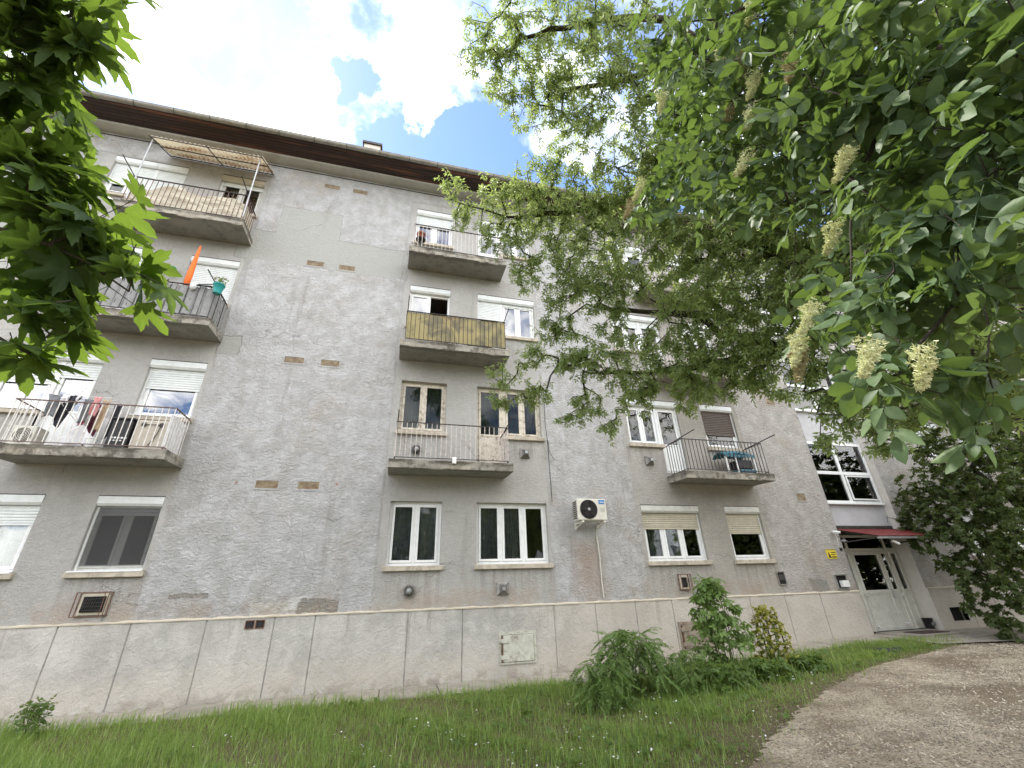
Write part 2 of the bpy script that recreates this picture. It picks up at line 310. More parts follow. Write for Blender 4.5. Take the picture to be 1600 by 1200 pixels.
a = noise(t, P, .9, 6, .65, .4); b = noise(t, P, 34, 5, .7)
vo = nd(t, 'ShaderNodeTexVoronoi', Scale=48.0); t.links.new(P, vo.inputs['Vector'])
c = mix(t, mr(t, a, .40, .66), (.24, .19, .13), (.54, .47, .345))
s0 = nd(t, 'ShaderNodeSeparateXYZ', Vector=P)
c = mix(t, mt(t, 'MULTIPLY', mr(t, s0.outputs[0], 8.5, 4.5), mr(t, noise(t, P, 2.2, 6, .7), .38, .6, .1, .8)), c, (.50, .43, .31))
c = mix(t, mr(t, b, .35, .7, 0, .7), c, (.09, .065, .045))
c = mix(t, mt(t, 'MULTIPLY', mr(t, vo.outputs['Distance'], .22, .05), mr(t, noise(t, P, 3.2, 5), .42, .6)), c, (.52, .47, .38))
finish(m, t, c, .95, bump(t, mt(t, 'ADD', b, vo.outputs['Distance']), .8, .02), spec=.1); MAT['gravel'] = m
def leafmat(name, dark, light, trans, tf=.45, rough=.45, yell=None, spec=.35):
    m, t = newmat(name); G = nd(t, 'ShaderNodeNewGeometry'); P = G.outputs['Position']
    rnd = mt(t, 'FRACT', mt(t, 'ADD', G.outputs['Random Per Island'], mt(t, 'MULTIPLY', nd(t, 'ShaderNodeObjectInfo').outputs['Random'], 7.3)))
    c = mix(t, rnd, dark, light)
    c = mix(t, mr(t, noise(t, P, 1.4, 4), .4, .65, 0, .5), c, tuple(x*1.25 for x in dark))
    if yell: c = mix(t, mr(t, rnd, .88, .93), c, yell)
    c = mix(t, mr(t, noise(t, P, 90, 4), .38, .66, 0, .42), c, tuple(x*.62 for x in dark))
    c = mix(t, mr(t, noise(t, P, 25, 5), .60, .70, 0, .35), c, tuple(min(1, x*1.5+.03) for x in light))
    b = nd(t, 'ShaderNodeBsdfPrincipled', Base_Color=c, Roughness=rough); b.inputs['Specular IOR Level'].default_value = spec
    tc = mix(t, 1.0, mix(t, rnd, tuple(x*.85 for x in trans), trans), (1, 1, 1), 'MULTIPLY')
    tr = nd(t, 'ShaderNodeBsdfTranslucent', Color=tc)
    mm = nd(t, 'ShaderNodeMixShader', Fac=tf); t.links.new(b.outputs[0], mm.inputs[1]); t.links.new(tr.outputs[0], mm.inputs[2])
    o = nd(t, 'ShaderNodeOutputMaterial'); t.links.new(mm.outputs[0], o.inputs[0]); MAT[name] = m
leafmat('leaf_elder', (.14, .20, .065), (.25, .32, .115), (.42, .52, .14), .48)
leafmat('leaf_ash', (.065, .11, .050), (.14, .20, .095), (.17, .26, .045), .34, .5, spec=.25)
leafmat('leaf_maple', (.045, .085, .026), (.085, .14, .042), (.22, .34, .04), .40, .5, spec=.25)
leafmat('leaf_bush', (.06, .09, .028), (.12, .16, .05), (.20, .27, .05), .35)
leafmat('leaf_sumac', (.13, .21, .055), (.22, .32, .09), (.20, .32, .06), .4)
leafmat('leaf_yellow', (.22, .28, .05), (.60, .54, .10), (.5, .45, .06), .35)
leafmat('grass_blade', (.11, .19, .035), (.32, .43, .11), (.46, .62, .13), .4, .5, yell=(.42, .46, .20))
leafmat('weed_leaf', (.085, .145, .035), (.15, .23, .06), (.28, .40, .07), .4)
# ---------------------------------------------------------------- geometry helpers
ROOT = {}
def link(o, parent=None):
    COL.objects.link(o)
    if parent is not None: o.parent = parent
    return o
def wloc(o):
    v = Vector((0, 0, 0))
    while o is not None: v = v + o.location; o = o.parent
    return v
def tag(o, label=None, cat=None, group=None, kind=None):
    for k, v in (('label', label), ('category', cat), ('group', group), ('kind', kind)):
        if v: o[k] = v
    return o
def thing(name, label, cat, loc, group=None):
    o = bpy.data.objects.new(name, None); o.empty_display_size = .2; COL.objects.link(o); o.location = loc
    return tag(o, label, cat, group)
class MB:
    def __init__(s): s.v = []; s.f = []
    def add(s, vs, fs):
        n = len(s.v); s.v += [tuple(v) for v in vs]; s.f += [tuple(i+n for i in f) for f in fs]; return s
    def box(s, x0, x1, y0, y1, z0, z1):
        return s.add([(x0, y0, z0), (x1, y0, z0), (x1, y1, z0), (x0, y1, z0), (x0, y0, z1), (x1, y0, z1), (x1, y1, z1), (x0, y1, z1)],
                     [(0, 3, 2, 1), (4, 5, 6, 7), (0, 1, 5, 4), (1, 2, 6, 5), (2, 3, 7, 6), (3, 0, 4, 7)])
    def bar(s, a, b, w, n=4, w2=None):
        a = Vector(a); b = Vector(b); d = (b-a); L = d.length
        if L < 1e-6: return s
        d /= L; up = Vector((0, 0, 1)) if abs(d.z) < .95 else Vector((0, 1, 0))
        x = d.cross(up).normalized(); y = d.cross(x); w2 = w if w2 is None else w2
        vs = []
        for p, ww in ((a, w), (b, w2)):
            for k in range(n):
                an = 2*math.pi*(k+.5)/n; vs.append(p + x*math.cos(an)*ww + y*math.sin(an)*ww)
        fs = [(k, (k+1) % n, n+(k+1) % n, n+k) for k in range(n)] + [tuple(range(n-1, -1, -1)), tuple(range(n, 2*n))]
        return s.add(vs, fs)
    def path(s, pts, w, n=6):
        for a, b in zip(pts[:-1], pts[1:]): s.bar(a, b, w, n)
        return s
    def lathe(s, prof, c=(0, 0, 0), axis='z', n=20, cap=True):
        vs = []; c = Vector(c)
        for r, h in prof:
            for k in range(n):
                a = 2*math.pi*k/n; u, v = r*math.cos(a), r*math.sin(a)
                vs.append(c + (Vector((u, v, h)) if axis == 'z' else Vector((u, h, v)) if axis == 'y' else Vector((h, u, v))))
        fs = [(j*n+k, j*n+(k+1) % n, (j+1)*n+(k+1) % n, (j+1)*n+k) for j in range(len(prof)-1) for k in range(n)]
        if cap: fs += [tuple(range(n-1, -1, -1)), tuple(range((len(prof)-1)*n, len(prof)*n))]
        return s.add(vs, fs)
    def grid(s, fn, nu, nv):
        vs = [fn(i/nu, j/nv) for j in range(nv+1) for i in range(nu+1)]
        return s.add(vs, [(j*(nu+1)+i, j*(nu+1)+i+1, (j+1)*(nu+1)+i+1, (j+1)*(nu+1)+i) for j in range(nv) for i in range(nu)])
    def build(s, name, mat, parent=None, bevel=0, smooth=False, solid=0):
        o = None
        off = wloc(parent) if parent is not None else Vector((0, 0, 0))
        me = bpy.data.meshes.new(name); me.from_pydata([(v[0]-off.x, v[1]-off.y, v[2]-off.z) for v in s.v], [], s.f)
        me.materials.append(MAT[mat] if isinstance(mat, str) else mat)
        o = bpy.data.objects.new(name, me); link(o, parent)
        if smooth: me.polygons.foreach_set('use_smooth', [True]*len(me.polygons))
        if solid: md = o.modifiers.new('s', 'SOLIDIFY'); md.thickness = solid; md.offset = 0
        if bevel: md = o.modifiers.new('b', 'BEVEL'); md.width = bevel; md.segments = 2; md.limit_method = 'ANGLE'
        return o
def recentre(o):      # put a lone mesh's origin at its base
    me = o.data; vs = np.empty(len(me.vertices)*3); me.vertices.foreach_get('co', vs); vs = vs.reshape(-1, 3)
    c = (vs.max(0)+vs.min(0))/2; c[2] = vs[:, 2].min(); vs -= c; me.vertices.foreach_set('co', vs.ravel()); me.update()
    o.location = Vector(c) + o.location; return o
def inst(me, name, parent, loc, rot=None, scale=None):
    o = bpy.data.objects.new(name, me); o.location = Vector(loc) - (wloc(parent) if parent is not None else Vector((0, 0, 0)))
    if rot is not None: o.rotation_mode = 'QUATERNION'; o.rotation_quaternion = rot
    if scale is not None: o.scale = (scale,)*3
    return link(o, parent)
def tri_mesh(name, V, F, mat, smooth=False):
    me = bpy.data.meshes.new(name); me.vertices.add(len(V)); me.vertices.foreach_set('co', np.asarray(V, np.float32).ravel())
    F = np.asarray(F, np.int32); me.loops.add(F.size); me.loops.foreach_set('vertex_index', F.ravel())
    k = F.shape[1]; me.polygons.add(len(F)); me.polygons.foreach_set('loop_start', np.arange(0, F.size, k, dtype=np.int32)); me.polygons.foreach_set('loop_total', np.full(len(F), k, np.int32))
    if smooth: me.polygons.foreach_set('use_smooth', np.ones(len(F), bool))
    me.materials.append(MAT[mat]); me.update(calc_edges=True); me.validate(); return me
# ---------------------------------------------------------------- terrain
def base_z(x):
    s = min(max((x-2)/10, 0), 1); return .16+.24*s*s*(3-2*s)
def ground_z(x, y):
    b = base_z(x); d = max(0.0, -y-.75)
    if y > -.75: return b-.05
    k = b-.05-.030*min(d, 9)
    return k + .012*math.sin(x*1.9+y*.7)*min(d, 1) + .010*math.sin(y*2.3-x*.8)*min(d, 1)
xs = np.concatenate([np.linspace(-300, -16, 12), np.linspace(-15, 30, 150), np.linspace(32, 300, 12)])
ys = np.concatenate([np.linspace(-300, -22, 10), np.linspace(-20, .6, 70), np.linspace(1.5, 300, 12)])
V = [(x, y, ground_z(x, y)) for y in ys for x in xs]; nx = len(xs)
F = [(j*nx+i, j*nx+i+1, (j+1)*nx+i+1, (j+1)*nx+i) for j in range(len(ys)-1) for i in range(nx-1)]
g = bpy.data.objects.new('ground', tri_mesh('ground', V, F, 'soil', True)); link(g); tag(g, kind='structure')
# gravel yard: edge polyline measured on the ground, extended out of frame
EDGE = [(12.6, -1.55), (11.6, -1.75), (10.4, -1.95), (9.0, -2.25), (7.8, -2.6), (6.8, -2.95), (5.7, -3.45), (4.85, -3.95), (4.2, -4.4), (3.65, -4.85), (3.1, -5.5), (2.5, -6.4), (2.0, -7.5), (1.6, -9.0), (1.2, -12), (1.0, -18)]
def edge_x(y):       # lawn lies on the small-x side of the yard edge
    pts = EDGE
    if y >= pts[0][1]: return 99
    for (xa, ya), (xb, yb) in zip(pts[:-1], pts[1:]):
        if yb <= y <= ya: return xa+(xb-xa)*(ya-y)/(ya-yb)
    return pts[-1][0]
def yard_fn(u, v):
    y = -1.56 - (v**1.5)*16.4; xe = edge_x(y)-.12 + .10*math.sin(y*3.1)+.03*math.sin(y*11+1) + (.05*math.sin(y*47)+.04*math.sin(y*83+2)+.03*math.sin(y*131))*(1 if u < .02 else 0)
    x = xe + (u**1.6)*(40-xe)
    return (x, y, ground_z(x, y)+.006)
yard = MB().grid(yard_fn, 70, 500).build('gravel_yard', 'gravel', smooth=True); tag(yard, kind='structure')
# concrete apron along the wall, in slabs, and the entrance pad
pav = tag(bpy.data.objects.new('pavement', None), kind='structure'); link(pav); pav.location = (2, -.4, .15)
x = -13.0
while x < 11.2:
    wd = random.choice((.98, 1.0, 1.02, 1.5)); tilt = random.uniform(-.01, .01); x1 = min(x+wd, 11.3)
    za, zb = base_z(x), base_z(x1)
    y0 = -.78+random.uniform(-.05, .04)
    vs = [(x, y0, za-.14), (x1-.012, y0, zb-.14), (x1-.012, -.045, zb-.1), (x, -.045, za-.1), (x, y0, za-.035+tilt), (x1-.012, y0, zb-.035+tilt), (x1-.012, -.045, zb+.0), (x, -.045, za+.0)]
    MB().add(vs, [(0, 3, 2, 1), (4, 5, 6, 7), (0, 1, 5, 4), (1, 2, 6, 5), (2, 3, 7, 6), (3, 0, 4, 7)]).build('paving_slab', 'paving_concrete', pav, bevel=.012)
    x = x1
MB().box(3.15, 4.35, -.95, -.80, .02, .20).build('kerb_stone', 'paving_concrete', pav, bevel=.03)
ent = MB()
def ent_fn(u, v):
    x = 11.3+u*20; y0 = -1.55-.55*min(u*6, 1)-.3*min(u*2, 1); y = y0 + v*(.18-y0)
    return (x, y, base_z(x)-.004-.028*(-y))
ent.grid(ent_fn, 24, 8).build('entrance_paving', 'paving_concrete', smooth=True)['kind'] = 'structure'
MB().box(11.75, 13.4, -.75, .19, .30, .425).build('door_step', 'paving_concrete', pav, bevel=.015)
# ---------------------------------------------------------------- the apartment building
B = thing('apartment_building', 'four storey grey rendered apartment block with stacked balconies and brown eaves', 'building', (2, 4, .2))
FH = 2.8; XL, XR = -14.0, 27.0; X_ST0, X_ST1, REC = 11.43, 13.74, .22
COLS = dict(A=(-7.5, -5.92), B=(-5.14, -4.12), C=(-.10, .96), D=(1.70, 3.30), E=(5.67, 7.26), F=(8.02, 9.08), G=(16.07, 17.13), H=(17.9, 19.5))
DOOR = dict(A=(-6.60, -5.92), D=(1.70, 2.37), E=(6.60, 7.26), H=(17.9, 18.57))   # balcony-door part of the wide openings
holes = []
for k in range(4):
    for c, (a, b) in COLS.items():
        z0, z1 = 2.13+FH*k, 3.38+FH*k
        if c in DOOR and k > 0:
            d0, d1 = DOOR[c]; holes.append((d0, d1, 4.20+FH*(k-1), z1))
            holes.append((a, d0, z0, z1) if d0 > a else (d1, b, z0, z1))
        else: holes.append((a, b, z0, z1))
holes += [(2.18, 2.84, .40, .86), (6.15, 6.95, .40, .86)]
CELLAR = (14.22, 14.80, .56, .88)
def wall_mesh(x0, x1, z0, z1, y, holes, rev=.16, step=None):
    mb = MB(); hs = [h for h in holes if h[1] > x0 and h[0] < x1 and h[3] > z0 and h[2] < z1]
    X = sorted({x0, x1, *[h[0] for h in hs], *[h[1] for h in hs]}); Z = sorted({z0, z1, *[h[2] for h in hs], *[h[3] for h in hs]})
    X = [v for v in X if x0 <= v <= x1]; Z = [v for v in Z if z0 <= v <= z1]
    for i in range(len(X)-1):
        for j in range(len(Z)-1):
            cx, cz = (X[i]+X[i+1])/2, (Z[j]+Z[j+1])/2
            if any(h[0] < cx < h[1] and h[2] < cz < h[3] for h in hs): continue
            mb.add([(X[i], y, Z[j]), (X[i+1], y, Z[j]), (X[i+1], y, Z[j+1]), (X[i], y, Z[j+1])], [(0, 1, 2, 3)])
    for a, b, c, d in hs:
        joined_l = any(abs(h[1]-a) < 1e-6 and h is not (a, b, c, d) for h in hs if not (h[2] > d or h[3] < c)); joined_r = any(abs(h[0]-b) < 1e-6 for h in hs if not (h[2] > d or h[3] < c))
        r = y+rev
        if not joined_l: mb.add([(a, y, c), (a, r, c), (a, r, d), (a, y, d)], [(0, 1, 2, 3)])
        if not joined_r: mb.add([(b, y, c), (b, r, c), (b, r, d), (b, y, d)], [(3, 2, 1, 0)])
        mb.add([(a, y, d), (b, y, d), (b, r, d), (a, r, d)], [(0, 1, 2, 3)])
        mb.add([(a, y, c), (b, y, c), (b, r, c), (a, r, c)], [(3, 2, 1, 0)])
    return mb
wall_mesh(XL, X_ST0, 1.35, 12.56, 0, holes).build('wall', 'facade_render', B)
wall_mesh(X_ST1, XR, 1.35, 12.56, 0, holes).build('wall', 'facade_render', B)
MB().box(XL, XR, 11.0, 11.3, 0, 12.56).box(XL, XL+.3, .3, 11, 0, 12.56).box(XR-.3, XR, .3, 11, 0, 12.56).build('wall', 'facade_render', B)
# plinth in concrete panels
joints = [-13.6, -12.65, -11.7, -10.75, -9.8, -8.85, -7.9, -6.95, -5.97, -5.0, -4.02, -2.93, -1.88, -1.22, .40, 1.43, 3.3, 4.22, 5.15, 6.05, 7.05, 8.1, 9.1, 10.15, 11.43]
hz = [(2.18, 2.84, .40, .86), (6.15, 6.95, .40, .86)]
def plinth_panel(a, b):
    mb = MB(); hs = [h for h in hz+[CELLAR] if h[0] > a-.01 and h[1] < b+.01]; y = -.035; zt = 1.335
    if not hs: mb.box(a, b, y, .1, .02, zt)
    else:
        h = hs[0]; mb.box(a, h[0], y, .1, .02, zt).box(h[1], b, y, .1, .02, zt).box(h[0], h[1], y, .1, .02, h[2]).box(h[0], h[1], y, .1, h[3], zt)
    return mb.build('plinth_panel', 'plinth_concrete', B, bevel=.006 if not hs else 0)
for a, b in zip(joints[:-1], joints[1:]): plinth_panel(a+.010, b-.010)
MB().box(joints[0], X_ST0, -.018, .1, .02, 1.33).box(X_ST1, XR, -.018, .1, .02, 1.33) if 0 else None
jr = [X_ST1, 15.0, 16.0, 17.0, 18.0, 19.0, 20.0, 21.0, 22.0, 23.0, 24.0, 25.0, 26.0, 27.0]
for a, b in zip(jr[:-1], jr[1:]): plinth_panel(a+.010, b-.010)
for a, b, hs in ((XL, X_ST0, hz), (X_ST1, XR, [CELLAR])):
    mb = MB(); xx = a
    for h in hs: mb.box(xx, h[0], -.026, .08, .02, 1.32); mb.box(h[0], h[1], -.026, .08, .02, h[2]-.005); mb.box(h[0], h[1], -.012, .08, h[3]+.005, 1.32); xx = h[1]
    mb.box(xx, b, -.026, .08, .02, 1.32); mb.build('joint_mortar', 'joint', B)
for a, b in ((XL, X_ST0), (X_ST1, XR)):
    mb = MB()
    def lf(u, v, a=a, b=b):
        x = a+u*(b-a); j = .006*math.sin(x*9)+.005*math.sin(x*23+2)
        return [(x, -.002, 1.372+j), (x, -.046-j*.6, 1.352+j*.6), (x, -.046-j*.6, 1.336), (x, -.002, 1.335)][round(v*3)]
    mb.grid(lf, int((b-a)*12), 3).build('plinth_ledge', 'cream_trim', B)
# dark cellar window right of the entrance
MB().box(CELLAR[0], CELLAR[1], .12, .5, CELLAR[2], CELLAR[3]).build('cellar_window', 'void', B)
# cornice, boarded eave, gutter, roof
MB().box(XL, XR, -.30, .10, 12.562, 12.625).build('cornice', 'cornice', B, bevel=.01)
MB().path([(XL, -.012, 12.475), (-3, -.012, 12.47), (4, -.012, 12.475), (11.4, -.012, 12.47)], .011, 5).build('cable', 'black_plastic', B)
me = None; bl = 3.0
for r_ in range(6):
    ya, yb = -.285-r_*.088, -.285-(r_+1)*.088+.006
    za = 12.632+.006*r_; x = XL + (r_ % 3)*-1.0
    while x < XR:
        j = random.uniform(-.004, .004)
        if me is None:
            o = MB().box(0, bl-.006, -.041, .041, 0, .024).build('eave_board', 'eave_wood', None); me = o.data; bpy.data.objects.remove(o)
        inst(me, 'eave_board', B, (x, (ya+yb)/2, za+j)); x += bl
gb = MB()
def gf(u, v):
    x = XL+u*(XR-XL); a = math.pi*(1+v)
    return (x, -.865+.075*math.cos(a), 12.74+.075*math.sin(a))
gb.grid(gf, 60, 8).bar((XL, -.94, 12.742), (XR, -.94, 12.742), .008, 5).build('gutter', 'gutter_metal', B, smooth=True)
o = MB()
for k in range(7):
    a0, a1 = math.pi*(1+k/7), math.pi*(1+(k+1)/7)
    o.bar((0, .079*math.cos(a0), .079*math.sin(a0)), (0, .079*math.cos(a1), .079*math.sin(a1)), .009, 4)
o = o.build('gutter_bracket', 'dark_metal', None); me = o.data; bpy.data.objects.remove(o)
x = XL+.3
while x < XR: inst(me, 'gutter_bracket', B, (x, -.865, 12.745)); x += .82+random.uniform(-.06, .06)
MB().add([(XL-.2, -.83, 12.80), (XR+.2, -.83, 12.80), (XR+.2, 5.5, 16.6), (XL-.2, 5.5, 16.6), (XL-.2, 11.8, 12.80), (XR+.2, 11.8, 12.80)], [(0, 1, 2, 3), (3, 2, 5, 4)]).build('roof', 'tile_roof', B, solid=.05)
ch = MB().box(-2.15, -1.60, 1.5, 2.1, 13.6, 16.18).build('chimney', 'chimney_render', B)
MB().box(-2.21, -1.54, 1.44, 2.16, 16.185, 16.28).box(-2.03, -1.7, 1.6, 2.0, 16.285, 16.50).build('chimney_cap', 'dark_metal', ch)
# ---- sealed air-brick plates
vp = []
for k in range(4):
    for a, b in ((-2.68, -2.28), (-1.92, -1.53)): vp.append((a, b, 3.58+FH*k, 3.73+FH*k))
for k in range(2): vp.append((10.44, 10.72, 3.57+FH*k, 3.76+FH*k))
vp.append((14.34, 14.66, 3.62, 3.82))
m, t = newmat('vent_plate'); P = nd(t, 'ShaderNodeNewGeometry').outputs['Position']; n = noise(t, scl(t, P, (7, 1, 12)), 1, 6, .7)
finish(m, t, mix(t, mr(t, n, .4, .62), (.27, .225, .145), (.16, .105, .07)), .85, bump(t, n, .4, .01)); MAT['vent_plate'] = m
for a, b, c, d in vp:
    f = MB(); e = .035
    f.box(a-e, b+e, -.008, .02, d, d+e).box(a-e, b+e, -.008, .02, c-e, c).box(a-e, a, -.008, .02, c, d).box(b, b+e, -.008, .02, c, d)
    f = f.build('vent_plate', 'facade_render', B); MB().box(a, b, -.003, .02, c, d).build('plate_face', 'vent_plate', f)
# exposed brick spots
for x, z in ((-3.02, 3.68), (-1.2, 3.70), (11.05, 3.70), (11.18, 3.72)):
    mb = MB(); mb.add([(x, -.004, z)]+[(x+random.uniform(.018, .05)*math.cos(a*.785), .001, z+random.uniform(.02, .055)*math.sin(a*.785)) for a in range(8)], [(0, 1+(a+1) % 8, 1+a) for a in range(8)]); mb.build('broken_render_spot', 'brick_spot', B)
# ---------------------------------------------------------------- windows
def slat_sheet(x0, x1, z0, z1, y, pitch=.052):
    mb = MB(); z = z1; prof = []
    while z > z0+1e-4:
        zb = max(z-pitch, z0)
        prof += [(y, z), (y-.010, z-(z-zb)*.25), (y-.010, z-(z-zb)*.7), (y-.002, zb+.004), (y+.004, zb+.002)]
        z = zb
    n = len(prof); vs = [(x0, a, b) for a, b in prof]+[(x1, a, b) for a, b in prof]
    mb.add(vs, [(i, n+i, n+i+1, i+1) for i in range(n-1)]); return mb
def window(x0, x1, z0, z1, sashes, shutter=None, drop=0.0, fmat='pvc', smat='shutter_white', gl='glass', curtain=None, cmat='curtain_dark', sill=True, openright=False, screen=False, door=False, drops=None, split=None, boxmat=None, metal_sill=False, boxed=True):
    yf = .10; ft = .055; zt = z1
    if shutter: zt = z1-.17
    fr = MB(); yb = yf+.06
    fr.box(x0, x0+ft, yf, yb, z0, zt).box(x1-ft, x1, yf, yb, z0, zt).box(x0+ft, x1-ft, yf, yb, zt-ft, zt).box(x0+ft, x1-ft, yf, yb, z0, z0+ft)
    W = fr.build('window' if not door else 'balcony_door', fmat, B, bevel=.004)
    if shutter:
        bm_ = MB(); bx0, bx1 = x0+.004, x1-.004
        prof = [(-.012, z1-.004), (-.012, z1-.125), (.02, z1-.168), (.155, z1-.168), (.155, z1-.004)]
        n = len(prof); bm_.add([(bx0, a, b) for a, b in prof]+[(bx1, a, b) for a, b in prof], [(i, (i+1) % n, n+(i+1) % n, n+i) for i in range(n)]+[tuple(range(n-1, -1, -1)), tuple(range(n, 2*n))])
        bm_.build('shutter_box', boxmat or ('shutter_white' if smat != 'shutter_beige' else 'pvc_aged'), W)
        MB().box(x0+.002, x1-.002, -.02, .03, z1-.002, z1+.010).build('flashing', 'dark_metal', W)
        MB().box(x0+.002, x0+.034, yf-.035, yf-.002, z0+.01, zt-.002).build('guide_rail', 'pvc', W); MB().box(x1-.034, x1-.002, yf-.035, yf-.002, z0+.01, zt-.002).build('guide_rail', 'pvc', W)
    edges = [x0+ft] + [x0+ft+(x1-x0-2*ft)*s for s in (split or [i/sashes for i in range(1, sashes)])] + [x1-ft]
    mw = .05
    for i in range(len(edges)-1):
        a = edges[i]+(mw/2 if i else 0); b = edges[i+1]-(mw/2 if i < len(edges)-2 else 0)
        if i: MB().box(edges[i]-mw/2, edges[i]+mw/2, yf-.004, yb, z0+ft, zt-ft).build('mullion', fmat, W)
        s = .05; c, d = z0+ft+.003, zt-ft-.003; a += .003; b -= .003
        if openright and i == len(edges)-2: continue
        sm = MB(); ys, ye = yf-.012, yf+.045
        sm.box(a, a+s, ys, ye, c, d).box(b-s, b, ys, ye, c, d).box(a+s, b-s, ys, ye, d-s, d)
        lowp = c+s
        if door: lowp = c+.72
        sm.box(a+s, b-s, ys, ye, c, c+s)
        if door: sm.box(a+s, b-s, ys, ye, lowp-s, lowp)
        so = sm.build('sash', fmat, W, bevel=.006)
        if door: MB().box(a+s, b-s, ys+.012, ye-.01, c+s, lowp-s).build('door_panel', 'peeling_door' if fmat == 'old_wood_paint' else fmat, W)
        MB().box(a+s, b-s, yf+.012, yf+.020, lowp if door else c+s, d-s).build('pane', gl, W)
        if drops or drop:
            pass
    if shutter:
        cuts = drops or [drop]*(1); seg = [x0+.03]+([edges[i] for i in range(1, len(edges)-1)] if drops and len(drops) == len(edges)-1 else [])+[x1-.03]
        for i, dr in enumerate(cuts):
            if dr <= .02: continue
            a, b = seg[i]+.006, seg[i+1]-.006; zb = zt-(zt-z0)*dr
            sh = slat_sheet(a, b, zb, zt, yf-.018); sh.box(a, b, yf-.030, yf-.016, zb-.03, zb+.002); sh.build('roller_shutter', smat, W)
    if screen:
        mb = MB().box(x0+.05, x1-.04, yf-.045, yf-.041, z0+.09, zt-.02); mb.build('insect_screen', 'screen_mesh', W)
    zr = z1+.05
    rb = MB(); ra, rb_ = x0-.02, x1+.02
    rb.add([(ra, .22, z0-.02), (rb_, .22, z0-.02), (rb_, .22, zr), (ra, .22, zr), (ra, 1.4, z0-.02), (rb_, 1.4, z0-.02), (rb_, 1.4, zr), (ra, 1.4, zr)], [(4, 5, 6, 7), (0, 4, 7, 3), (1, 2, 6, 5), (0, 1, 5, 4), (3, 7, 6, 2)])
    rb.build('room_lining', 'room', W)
    if curtain:
        for a, b in curtain:
            a = x0+(x1-x0)*a; b = x0+(x1-x0)*b; n = max(8, int((b-a)*60))
            MB().grid(lambda u, v, a=a, b=b: (a+u*(b-a), .235+.022*math.sin(u*(b-a)*75+1.5*math.sin(u*9)), z0+.02+v*(zt-z0-.03)), n*2, 1).build('curtain', cmat, W, smooth=True)
    if sill and not door:
        MB().box(x0-.05, x1+.05, -.065, .098, z0-.095, z0-.003).build('sill', 'concrete_sill', W, bevel=.008)
        if metal_sill:
            MB().add([(x0-.02, -.075, z0+.006), (x1+.02, -.075, z0+.006), (x1+.02, .098, z0+.03), (x0-.02, .098, z0+.03), (x0-.02, -.075, z0-.012), (x1+.02, -.075, z0-.012)], [(0, 1, 2, 3), (4, 5, 1, 0)]).build('metal_sill', 'pvc', W)
    return W
m, t = newmat('screen_mesh'); tr = nd(t, 'ShaderNodeBsdfTransparent', Color=(1, 1, 1)); df = nd(t, 'ShaderNodeBsdfDiffuse', Color=(.10, .10, .10))
mm = nd(t, 'ShaderNodeMixShader', Fac=.42); t.links.new(tr.outputs[0], mm.inputs[1]); t.links.new(df.outputs[0], mm.inputs[2]); o = nd(t, 'ShaderNodeOutputMaterial'); t.links.new(mm.outputs[0], o.inputs[0]); MAT['screen_mesh'] = m
def zz(k): return 2.13+FH*k, 3.38+FH*k
def wide(c, k, mirror, drops_w, drop_d, **kw):
    """wide opening: balcony door + window part"""
    a, b = COLS[c]; d0, d1 = DOOR[c]; z0, z1 = zz(k); zd = 4.20+FH*(k-1)
    dk = dict(kw); dk.pop('metal_sill', None); cw = kw.get('wcurtain'); dk.pop('wcurtain', None); wk = dict(kw); wk.pop('wcurtain', None)
    window(d0, d1, zd, z1, 1, drop=drop_d, door=True, **dk)
    if d0 > a: window(a, d0, z0, z1, 1 if kw.get('one') else 2, drop=drops_w, **wk)
    else: window(d1, b, z0, z1, 2, drop=drops_w, **wk)
# column B
window(*COLS['B'], *zz(0), 2, shutter=1, drop=.12, fmat='pvc_aged', gl='glass_dull', screen=True, metal_sill=True, curtain=[(0, 1)], cmat='net_curtain')
window(*COLS['B'], *zz(1), 1, shutter=1, drop=.40, gl='glass_sky', metal_sill=True)
window(*COLS['B'], *zz(2), 2, shutter=1, drop=.82)
window(*COLS['B'], *zz(3), 2, shutter=1, drop=.10, fmat='pvc_aged', boxmat='shutter_beige', curtain=[(.55, 1)], cmat='curtain_red')
# column A
window(*COLS['A'], *zz(0), 2, shutter=1, drop=.28, gl='glass', metal_sill=True, curtain=[(.5, 1)], cmat='curtain_pale')
for k, dw, dd in ((1, .45, .18), (2, .6, .35), (3, .62, .55)): wide('A', k, 1, dw, dd, shutter=1, gl='glass_sky' if k == 1 else 'glass', metal_sill=True)
# columns C and D
window(*COLS['C'], *zz(0), 2, curtain=[(0, .97)], metal_sill=False)
window(*COLS['D'], *zz(0), 3, curtain=[(0, .68)], metal_sill=False)
window(*COLS['C'], *zz(1), 2, fmat='old_wood_paint', gl='glass_old', curtain=[(0, 1)], cmat='net_curtain')
wide('D', 1, 0, 0, 0, fmat='old_wood_paint', gl='glass_old', curtain=[(0, 1)], cmat='net_curtain')
window(*COLS['C'], *zz(2), 2, shutter=1, drop=0, gl='glass_sky', openright=True)
wide('D', 2, 0, .04, .30, shutter=1, gl='glass_sky')
window(*COLS['C'], *zz(3), 2, shutter=1, drop=.34, gl='glass_sky')
wide('D', 3, 0, .15, .1, shutter=1, gl='glass_sky')
